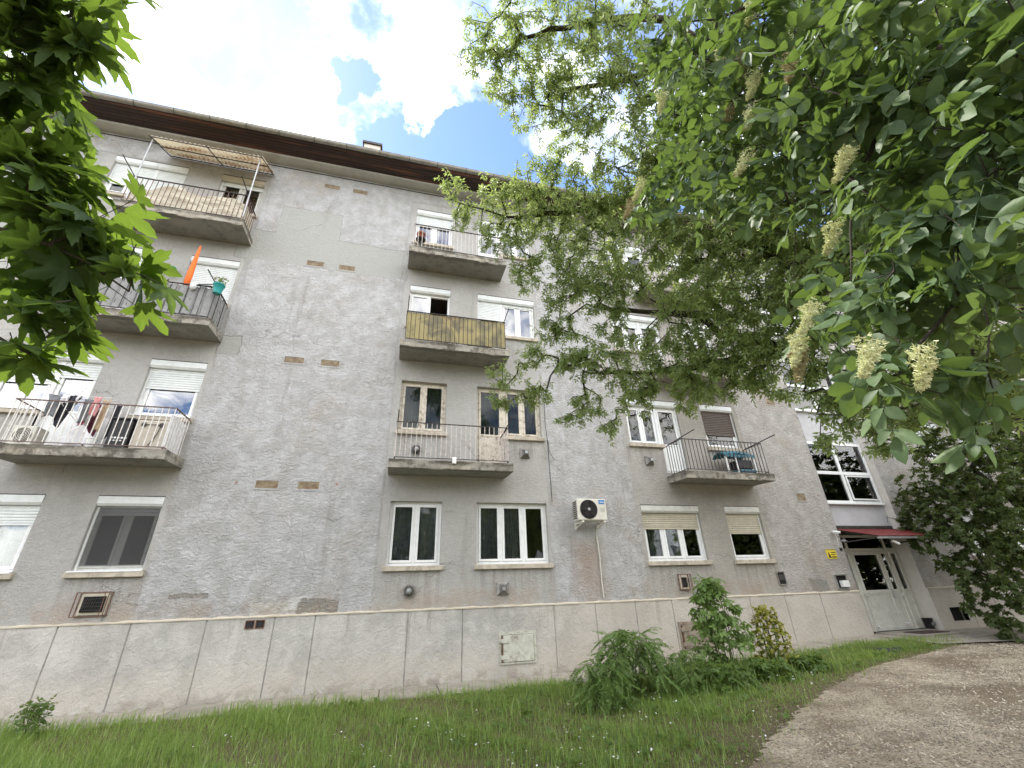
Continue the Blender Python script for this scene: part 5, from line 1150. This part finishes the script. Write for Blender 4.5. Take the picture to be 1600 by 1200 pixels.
LIMB = [[[5.51, -6.81, 3.62], [5.15, -6.73, 4.35], [4.75, -6.31, 5.04], [4.51, -6.08, 5.51], [4.35, -5.94, 5.72], [4.09, -5.58, 6.01], [3.76, -5.27, 6.34]], [[4.51, -6.08, 5.51], [4.21, -5.98, 6.06], [3.97, -5.83, 6.47], [3.61, -5.8, 6.86], [2.84, -5.47, 7.48]], [[5.15, -6.73, 4.35], [4.83, -5.74, 4.28], [4.39, -5.02, 4.92], [4.17, -4.92, 5.27], [3.61, -4.33, 5.66], [3.04, -3.91, 5.96]], [[4.83, -5.74, 4.28], [4.34, -4.59, 4.59], [3.83, -3.87, 4.78], [3.12, -3.21, 5.05]], [[5.15, -6.73, 4.35], [4.35, -7.22, 5.78], [3.8, -7.17, 7.06], [3.09, -6.87, 7.73], [2.52, -6.29, 8.08], [1.82, -5.88, 8.34]], [[3.8, -7.17, 7.06], [2.84, -7.19, 7.97], [2.07, -6.75, 8.55], [1.25, -6.18, 8.84]], [[3.61, -5.8, 6.86], [2.48, -4.72, 7.23], [1.44, -4.12, 7.48], [0.44, -4.01, 7.81]]]
elder_t = [compound(2, .068, .025, .075, True, seed=s) for s in range(3)]+[compound(1, .075, .030, .065, True, seed=9)]
ELDER_FAR = [[10, -7, 8, 2.0], [12, -5.2, 9, 2.0], [13.5, -8, 7.5, 2.2], [10.5, -9.5, 6.5, 2.0], [6.2, -7.3, 7.2, 1.3], [7.6, -6.6, 6.4, 1.5], [8.2, -5.2, 7.6, 1.5], [6.6, -8.4, 6.0, 1.3], [5.4, -8.6, 7.2, 1.2], [6.0, -6.2, 9.0, 1.2], [7.6, -7.8, 4.4, 1.1]]  # outer crowns; the farthest are unseen, added to shade the entrance
pts = np.vstack([sample_clusters([c for c in ELDER if c[0] < 2.2 and c[2] < 7.7], 280), sample_clusters([c for c in ELDER if c[0] < 2.2 and c[2] >= 7.7], 210), sample_clusters([c for c in ELDER if c[0] >= 2.2 and c[1] > -7.2 and c[2] < 7.3], 330), sample_clusters([c for c in ELDER if c[0] >= 2.2 and c[1] > -7.2 and c[2] >= 7.3], 220), sample_clusters([c for c in ELDER if c[0] >= 2.2 and c[1] <= -7.2], 200), sample_clusters(ELDER_FAR, 30)])
tr_base = (7.3, -6.9, 0.0)
trunk_l = [(7.3, -6.9, -.1), (7.15, -6.9, 1.2), (6.7, -6.85, 2.3), (6.1, -6.8, 3.0), (5.51, -6.81, 3.62)]
limbs = [trunk_l+LIMB[0][1:]]+LIMB[1:]+[[(6.7, -6.85, 2.3), (7.0, -6.8, 4.2), (7.4, -6.5, 6.2), (7.8, -5.8, 7.4)], [(7.0, -6.8, 4.2), (6.4, -7.6, 5.6), (5.6, -8.3, 6.8)]]
tree('box_elder_tree', 'tall tree with small drooping leaflets reaching across the right half of the facade', 'tree', tr_base, limbs, pts, elder_t, 'leaf_elder', 5, 'bark', .0030, rmin=.0028, droop=.75, spread=.13, up=.7)
ash_t = [compound(2, .062, .036, .10, seed=s, ang=.95, droop=.35) for s in range(4)]+[compound(3, .060, .034, .14, seed=7, ang=.95, droop=.4)]
ASH_FAR = [[1.9, -9.0, 3.9, .45], [2.3, -8.7, 3.3, .5], [2.6, -8.4, 2.9, .45], [2.0, -9.5, 3.2, .5], [1.9, -8.2, 4.6, .45], [2.4, -7.9, 4.3, .45], [2.8, -8.0, 3.7, .45]]
pts = np.vstack([sample_clusters(ASH, 290), sample_clusters(ASH_FAR, 60)])
limbs = [[(3.0, -9.7, -.15), (2.95, -9.65, 1.4), (2.7, -9.5, 2.5), (2.2, -9.2, 3.1), (1.7, -8.9, 3.3), (1.5, -8.5, 3.6), (1.42, -8.0, 3.95)], [(2.7, -9.5, 2.5), (2.1, -9.2, 2.6), (1.6, -9.0, 2.55), (1.40, -8.85, 2.45), (1.28, -8.78, 2.2), (1.15, -8.75, 2.08)], [(1.7, -8.9, 3.3), (1.45, -8.85, 3.0), (1.33, -8.7, 2.7), (1.28, -8.6, 2.4), (1.2, -8.55, 2.25)], [(2.2, -9.2, 3.1), (2.0, -8.9, 4.0), (1.6, -8.6, 4.3), (1.3, -8.4, 4.4)]]
ASHT = tree('flowering_ash_tree', 'near tree with broad oval leaflets and cream flower clusters hanging at upper right', 'tree', (3.0, -9.7, 0.0), limbs, pts, ash_t, 'leaf_ash', 3, 'bark', .0014, rmin=.0016, droop=.55, spread=.07, step=.09, size=(.7, 1.15), thick=.018, up=.55, wild=.6)
# cream panicles
def panicle(loc, L, mat, seed):
    r = random.Random(seed); parts = []; parts.append(stick((0, 0, 0), (0, L*.9, -.35*L), .002)); 
    for i in range(230):
        q = r.random()**.8; rad = L*.34*(1-q*.75)*r.random()**.5; a = r.random()*6.28; c = np.array([math.cos(a)*rad, q*L, math.sin(a)*rad-.35*L*q*q])
        for k in range(5):
            d = np.array([r.gauss(0, 1), r.gauss(0, 1), r.gauss(0, 1)]); d /= np.linalg.norm(d); e = np.cross(d, [.3, .5, .8]); e = e/np.linalg.norm(e)*r.uniform(.0007, .0013); l_ = r.uniform(.005, .010)
            parts.append((np.array([c-e, c+e, c+d*l_+e*.7, c+d*l_-e*.7]), np.array([(0, 1, 2), (0, 2, 3)])))
        if i % 4 == 0: parts.append(stick(tuple(c*.25+np.array([0, q*L*.65, -.22*L*q])), tuple(c), .0007))
    V, F = join(parts); me = tri_mesh('flower_cluster', V, F, mat)
    ax = np.array([[r.uniform(-.5, .1), r.uniform(-.2, .3), -1.0]]); Rm = frames(ax, np.array([[.3, -1.0, .2]]))[0]
    o = inst(me, 'flower_cluster', ASHT, Vector(loc)+Vector((0, 0, L*.5)), Matrix(Rm.tolist()).to_quaternion()); return o
for i, p in enumerate(FLOW):
    D_ = (Vector(p)-CAM).length; panicle(CAM+(Vector(p)-CAM)*.90, .060+.018*D_, 'flower_tan' if i in (2, 5, 9, 14, 17) else 'flower_cream', i)
mp_t = [maple_leaf(.145, s) for s in range(4)]
MAPLE_FAR = [[-1.7, -8.5, 3.3, .35], [-1.8, -8.3, 2.7, .35], [-1.6, -8.2, 2.3, .3], [-2.4, -8.6, 3.2, .5], [-1.35, -8.7, 3.7, .25]]
MAPLE = [[a, b, c_+.07, d*.9] for a, b, c_, d in MAPLE]
pts = np.vstack([sample_clusters(MAPLE, 420), sample_clusters(MAPLE_FAR, 110)])
limbs = [[(-3.8, -9.2, -.15), (-3.7, -9.1, 1.5), (-3.2, -8.9, 2.6), (-2.4, -8.6, 3.0), (-1.7, -8.4, 3.05), (-1.3, -8.3, 3.15), (-1.1, -8.35, 3.25)], [(-2.4, -8.6, 3.0), (-1.8, -8.25, 2.75), (-1.3, -8.1, 2.65), (-1.0, -8.05, 2.55), (-.86, -8.02, 2.48)], [(-1.8, -8.25, 2.75), (-1.3, -8.08, 2.4), (-1.05, -8.04, 2.25)]]
tree('maple_tree', 'maple tree with large pointed lobed leaves filling the upper left corner', 'tree', (-3.8, -9.2, 0.0), limbs, pts, mp_t, 'leaf_maple', 3, 'bark_grey', .0013, rmin=.0015, droop=.7, spread=.06, step=.09, size=(.7, 1.1), thick=.016, up=.9)
# dense dark tree right of the entrance
bush_t = [maple_leaf(.13, 10+s) for s in range(2)]
small_t = [join([(rotz(leaflet(.10, .07, True)[0], a), leaflet(.10, .07, True)[1]) for a in (-.9, 0, .9)]) for _ in range(2)]
limbs = [[(15.9, -2.2, .1), (15.8, -2.2, 1.2), (15.5, -2.1, 2.4), (15.2, -1.8, 3.4), (15.0, -1.5, 4.2)], [(15.8, -2.2, 1.2), (14.8, -1.6, 2.2), (14.0, -1.0, 2.6), (13.6, -.8, 3.2)], [(15.8, -2.2, 1.2), (15.2, -2.9, 2.0), (14.8, -3.3, 3.2)]]
BUSH_FAR = [[14.9, -1.5, .9, .7], [15.3, -1.8, 2.0, .9], [15.8, -2.0, 3.2, 1.1], [16.2, -1.6, .9, 1.0], [15.6, -1.5, 4.6, 1.0], [17.5, -2.5, 4.5, 1.8], [18.5, -3.5, 2.2, 1.8], [16.5, -2.6, 1.0, .9], [19.5, -1.8, 5.5, 1.8]]
pts = np.vstack([sample_clusters([b for b in BUSH], 110), sample_clusters(BUSH_FAR, 60)])
tree('field_maple_tree', 'dense dark bushy tree covering the wall to the right of the entrance', 'tree', (15.9, -2.2, .2), limbs, pts, small_t, 'leaf_bush', 6, 'bark', .0035, rmin=.004, droop=.5, spread=.14, solo=300, up=1.0, exclude=lambda P: (P[:, 1] > -.1) | (P[:, 2] < ground_z(14, -2)) )
# ---- trees across the yard behind the viewer, mirrored in the window panes
far_t = [join([(rotz(rotx(leaflet(.34, .22, True)[0], .3*math.sin(a*3)), a), leaflet(.34, .22, True)[1]) for a in (-2.2, -1.1, 0, 1.1, 2.2)])]
for (x, y, h, r_, lab) in ((-1.0, -25, 10.5, 3.6, 'middle one of the tall trees across the yard behind the viewer'), (7.5, -23, 12.0, 4.2, 'widest of the tall trees across the yard behind the viewer'), (16.5, -24, 11.5, 4.2, 'tall tree across the yard behind the viewer, between a wide one and a low one'), (25.5, -21, 8.5, 3.8, 'low round tree across the yard far to the right behind the viewer'), (33, -18, 9.5, 4.2, 'outermost tree across the yard at the far right'), (-14, -24, 8.5, 3.6, 'low tree across the yard far to the left behind the viewer')):
    pts = sample_clusters([(x, y, h*.62, r_), (x-r_*.5, y, h*.45, r_*.7), (x+r_*.5, y+.5, h*.5, r_*.7), (x, y, h*.82, r_*.6)], 26)
    tree('yard_tree', lab, 'tree', gz(x, y) if False else (x, y, -.35), [[(x, y, -.5), (x+.1, y, h*.3), (x, y, h*.55), (x, y, h*.8)]], pts, far_t, 'leaf_bush', 3, 'bark', .006, rmin=.01, droop=.2, spread=.4, step=.6, solo=0, up=.6, group=None)
# ---- block of flats across the yard, mirrored in the panes
OB = thing('opposite_apartment_building', 'long pale block of flats across the yard behind the viewer', 'building', (12, -38, -.4))
MB().box(-28, 52, -46, -36, -.5, 12.6).build('wall', 'stair_render', OB); MB().box(-28.5, 52.5, -46.5, -35.5, 12.605, 13.2).build('roof', 'tile_roof', OB)
o = MB().box(-.8, .8, 0, .04, 0, 1.3).build('window', 'black_plastic', None); wm = o.data; bpy.data.objects.remove(o); o = MB().box(-1.4, 1.4, 0, 1.0, 0, 1.0).build('balcony', 'cornice', None); bm2 = o.data; bpy.data.objects.remove(o)
for k in range(4):
    for i in range(22): inst(wm, 'window', OB, (-26+i*3.6, -36, 1.9+k*2.8))
    for i in range(0, 22, 4): inst(bm2, 'balcony', OB, (-26+i*3.6+1.8, -36, 1.0+k*2.8)) if k else None
# ---- shrubs by the wall
sumac_t = [compound(10, .095, .032, .36, seed=s, ang=1.2, droop=.55, taper=.7) for s in range(3)]
def shrub(name, label, cat, base, n, h, rad, tmpls, mat, stems, solo=300, size=(.7, 1.1), droop=.35, per=4, lean=(0, 0), spread=.06, rmin=.002):
    b = np.array(base); pts = []
    for i in range(n):
        a = rng.random()*6.28; z = h*(.12+.88*rng.random()**.8); q = rad*math.sqrt(rng.random())*(1.15-.6*(z/h)**2); pts.append(b+np.array([math.cos(a)*q+lean[0]*z, math.sin(a)*q*.8+lean[1]*z, z]))
    limbs = []
    for i in range(stems):
        a = i*2.4; limbs.append([tuple(b+np.array([.05*math.cos(a), .05*math.sin(a), -.05])), tuple(b+np.array([rad*.3*math.cos(a)+lean[0]*h*.4, rad*.3*math.sin(a), h*.4])), tuple(b+np.array([rad*.5*math.cos(a)+lean[0]*h*.8, rad*.4*math.sin(a), h*.85]))])
    return tree(name, label, cat, tuple(base), limbs, np.array(pts), tmpls, mat, per, 'stem_green', .0028, rmin=rmin, droop=droop, spread=spread, step=.08, solo=solo, size=size, thick=.5, sag=.02, up=1.1)
def gz(x, y): return (x, y, ground_z(x, y))
shrub('sumac_shrub', 'feathery pinnate leaved shrub left of the rusty plinth hatch', 'shrub', gz(3.85, -2.0), 85, .90, .62, sumac_t, 'leaf_sumac', 7, size=(.6, .9), droop=.2, per=3, spread=.05)
shrub('sumac_shrub', 'low feathery leaved shrub at the front left of the clump', 'shrub', gz(3.15, -2.35), 55, .62, .45, sumac_t, 'leaf_sumac', 5, size=(.5, .8), droop=.2, per=3, spread=.05)
shrub('sumac_shrub', 'small feathery shrub between the clump and the tall sapling', 'shrub', gz(4.65, -2.2), 55, .55, .5, sumac_t, 'leaf_sumac', 5, size=(.35, .6), droop=.2, per=3, spread=.05)
sap_t = [compound(2, .10, .052, .10, seed=20+s, ang=.9, droop=.3) for s in range(3)]
shrub('elder_sapling', 'tall leafy green sapling growing against the plinth beside the rusty hatch', 'sapling', gz(5.75, -1.85), 120, 1.62, .50, sap_t, 'leaf_sumac', 6, size=(.7, 1.1), droop=.45, per=3, spread=.07, lean=(-.02, .02))
yel_t = [join([(rotz(leaflet(.035, .02)[0], a), leaflet(.035, .02)[1]) for a in (-1.2, -.4, .4, 1.2)])]
shrub('golden_shrub', 'small yellow variegated shrub at the right of the tall sapling', 'shrub', gz(6.85, -1.75), 300, 1.02, .36, yel_t, 'leaf_yellow', 6, size=(.8, 1.3), droop=.1, per=4, spread=.05)
MB().bar((7.15, -1.75, .2), (7.13, -1.72, 1.12), .013, 6).build('garden_stake', 'bark_grey', None); tag(recentre(bpy.data.objects['garden_stake']), 'thin wooden stake standing in the golden shrub', 'stake')
weed_t = [compound(2, .05, .026, .05, True, seed=40+s) for s in range(3)]
shrub('tall_weed', 'tall narrow leaved weed at the bottom left foot of the wall', 'weed', gz(-4.35, -1.05), 34, .42, .22, weed_t, 'weed_leaf', 5, droop=.1, per=4, spread=.05)
low_t = [join([(rotz(rotx(leaflet(.10, .065)[0], .25), a), leaflet(.10, .065)[1]) for a in (-2.2, -1.1, 0, 1.1, 2.2)])]
for (x, y, h, r, lab) in ((5.2, -2.4, .34, .5, 'dark leafy weeds at the foot of the tall sapling'), (6.3, -2.2, .26, .4, 'broad leaved weeds in front of the golden shrub'), (7.3, -2.0, .2, .35, 'low green weeds right of the golden shrub')):
    shrub('weed_clump', lab, 'weeds', gz(x, y), 120, h, r, sap_t[:2]+low_t, 'weed_leaf', 6, size=(.35, .7), droop=.25, per=3, spread=.05)
# ---- lawn blades
def blades(N_, xr, yr, hfun, wid, keep, lean=.5):
    x = rng.uniform(*xr, N_); y = rng.uniform(*yr, N_); z = np.array([ground_z(a, b) for a, b in zip(x, y)]); ok = keep(x, y); x, y, z = x[ok], y[ok], z[ok]; n = len(x)
    h = hfun(x, y)*rng.uniform(.45, 1.25, n); a = rng.uniform(0, 2*np.pi, n); ln = rng.uniform(.05, lean, n)*h; w_ = wid*rng.uniform(.7, 1.4, n); dx, dy = np.cos(a), np.sin(a); px, py = -dy, dx
    p = np.stack([x, y, z], 1); d = np.stack([dx, dy, 0*dx], 1); s = np.stack([px, py, 0*px], 1)
    v0 = p-s*w_[:, None]/2; v1 = p+s*w_[:, None]/2; m_ = p+d*ln[:, None]*.35+np.array([0, 0, 1])*(h*.6)[:, None]; v2 = m_-s*w_[:, None]*.4; v3 = m_+s*w_[:, None]*.4; v4 = p+d*(ln*1.25)[:, None]+np.array([0, 0, 1])*(h*rng.uniform(.8, 1.0, n))[:, None]
    V = np.stack([v0, v1, v2, v3, v4], 1).reshape(-1, 3); F = (np.array([(0, 1, 3), (0, 3, 2), (2, 3, 4)])[None]+(np.arange(n)*5)[:, None, None]).reshape(-1, 3); return V, F
ev = np.vectorize(edge_x)
def patch(x, y): return np.sin(x*1.7+.4)*np.sin(y*2.1+1)+.6*np.sin(x*4.3+y*3.1)+.35*np.sin(x*9+y*7)
def keep_lawn(x, y):
    dd = ev(y)-x+.18*np.sin(y*5+x)+.10*np.sin(y*13)
    return (rng.random(len(x)) < np.clip((dd+.35)/.9, 0, 1)**1.5) & (in_frame(np.stack([x, y, 0*x+.1], 1), 160)) & (rng.random(len(x)) < .80+.2*patch(x, y))
def hf(x, y):
    e = np.clip((ev(y)-x)/1.8, .22, 1)
    return (.088+.035*patch(x, y)+.045*(x < -.5)+.03*np.exp(-((y+.9)/.25)**2))*e
V1, F1 = blades(210000, (-8, 12.5), (-6.6, -.74), hf, .0052, keep_lawn)
o = bpy.data.objects.new('lawn_grass', tri_mesh('lawn_grass', V1, F1, 'grass_blade')); link(o); tag(o, 'dense green lawn grass between the wall and the gravel', 'grass', kind='stuff')
V1, F1 = blades(9500, (-8, 9.5), (-6.6, -.70), lambda x, y: .27+0*x, .0058, keep_lawn, 1.15)
o = bpy.data.objects.new('tall_grass', tri_mesh('tall_grass', V1, F1, 'grass_blade')); link(o); tag(o, 'taller arching grass blades standing out of the lawn', 'grass', kind='stuff')
def scat_simple(name, N_, xr, yr, tm, mat, keep, zoff, size, label, cat, upn=1.2):
    x = rng.uniform(*xr, N_); y = rng.uniform(*yr, N_); ok = keep(x, y); x, y = x[ok], y[ok]; P = np.array([(a, b, ground_z(a, b)+zoff*rng.uniform(.7, 1.2)) for a, b in zip(x, y)]); n = len(P)
    AX = rng.normal(0, 1, (n, 3)); AX[:, 2] *= .3; Rm = frames(AX, rng.normal(0, .35, (n, 3))+np.array([0, 0, upn])); V, F = scatter(tm, P, Rm, rng.uniform(*size, n), rng.integers(0, len(tm), n))
    o = bpy.data.objects.new(name, tri_mesh(name, V, F, mat)); link(o); tag(o, label, cat, kind='stuff'); return o
scat_simple('lawn_weeds', 9000, (-8, 11), (-6.6, -.9), [(v*.55, f) for v, f in low_t], 'weed_leaf', lambda x, y: keep_lawn(x, y) & (rng.random(len(x)) < np.clip(.25+.4*patch(x, y)+.35*(x > 1.0), 0.03, 1)), .05, (.5, 1.1), 'broad leaved weeds mixed into the lawn', 'weeds')
def flower_t():
    p = [(rotz(leaflet(.011, .006, True)[0], a), leaflet(.011, .006, True)[1]) for a in np.arange(7)*.9]; return [join(p)]
scat_simple('daisies', 3200, (-2, 7), (-6.6, -2.2), flower_t(), 'daisy', lambda x, y: keep_lawn(x, y) & (rng.random(len(x)) < np.clip(.1+.45*patch(x*1.3, y), 0, 1)), .11, (.8, 1.4), 'tiny white daisies dotted through the lawn', 'flowers')
# ---- stones and fallen flakes on the yard
st = np.array([(1, 0, 0), (-1, .1, 0), (0, .8, .05), (.1, -.7, 0), (.1, 0, .5), (0, 0, -.4)]); sf = np.array([(0, 2, 4), (2, 1, 4), (1, 3, 4), (3, 0, 4), (2, 0, 5), (1, 2, 5), (3, 1, 5), (0, 3, 5)])
plain('stone', (.36, .31, .24), .9, var=.5, scale=3, bmp=0); plain('clod', (.16, .12, .085), .95, var=.4, scale=3, bmp=0)
ky = lambda x, y: (x > ev(y)+.1-.75*rng.random(len(x))**2) & in_frame(np.stack([x, y, 0*x], 1), 80)
scat_simple('gravel_stones', 60000, (2.0, 16), (-7, -1.6), [(st*.010, sf)], 'stone', lambda x, y: ky(x, y) & (rng.random(len(x)) < np.clip(.5+.6*np.sin(x*1.1+y*2.3)+.3*np.sin(y*5), .08, 1)), .006, (.35, 2.3), 'pale pebbles strewn over the yard', 'gravel')
scat_simple('soil_clods', 34000, (2.0, 16), (-7, -1.7), [(st*.012, sf)], 'clod', ky, .004, (.4, 1.5), 'brown crumbs of soil on the yard', 'soil')
fl_t = [(np.array([(-.006, 0, 0), (.006, 0, .002), (.004, .022, .003), (-.004, .020, 0)]), np.array([(0, 1, 2), (0, 2, 3)]))]
scat_simple('fallen_flakes', 16000, (2.5, 14), (-7, -1.6), fl_t, 'pale_flake', lambda x, y: ky(x, y) & (rng.random(len(x)) < np.clip(.35+.7*np.sin(x*.8-y*1.9), .03, 1)), .010, (.7, 1.6), 'pale fallen petals and seeds lying on the yard', 'litter', 2.5)
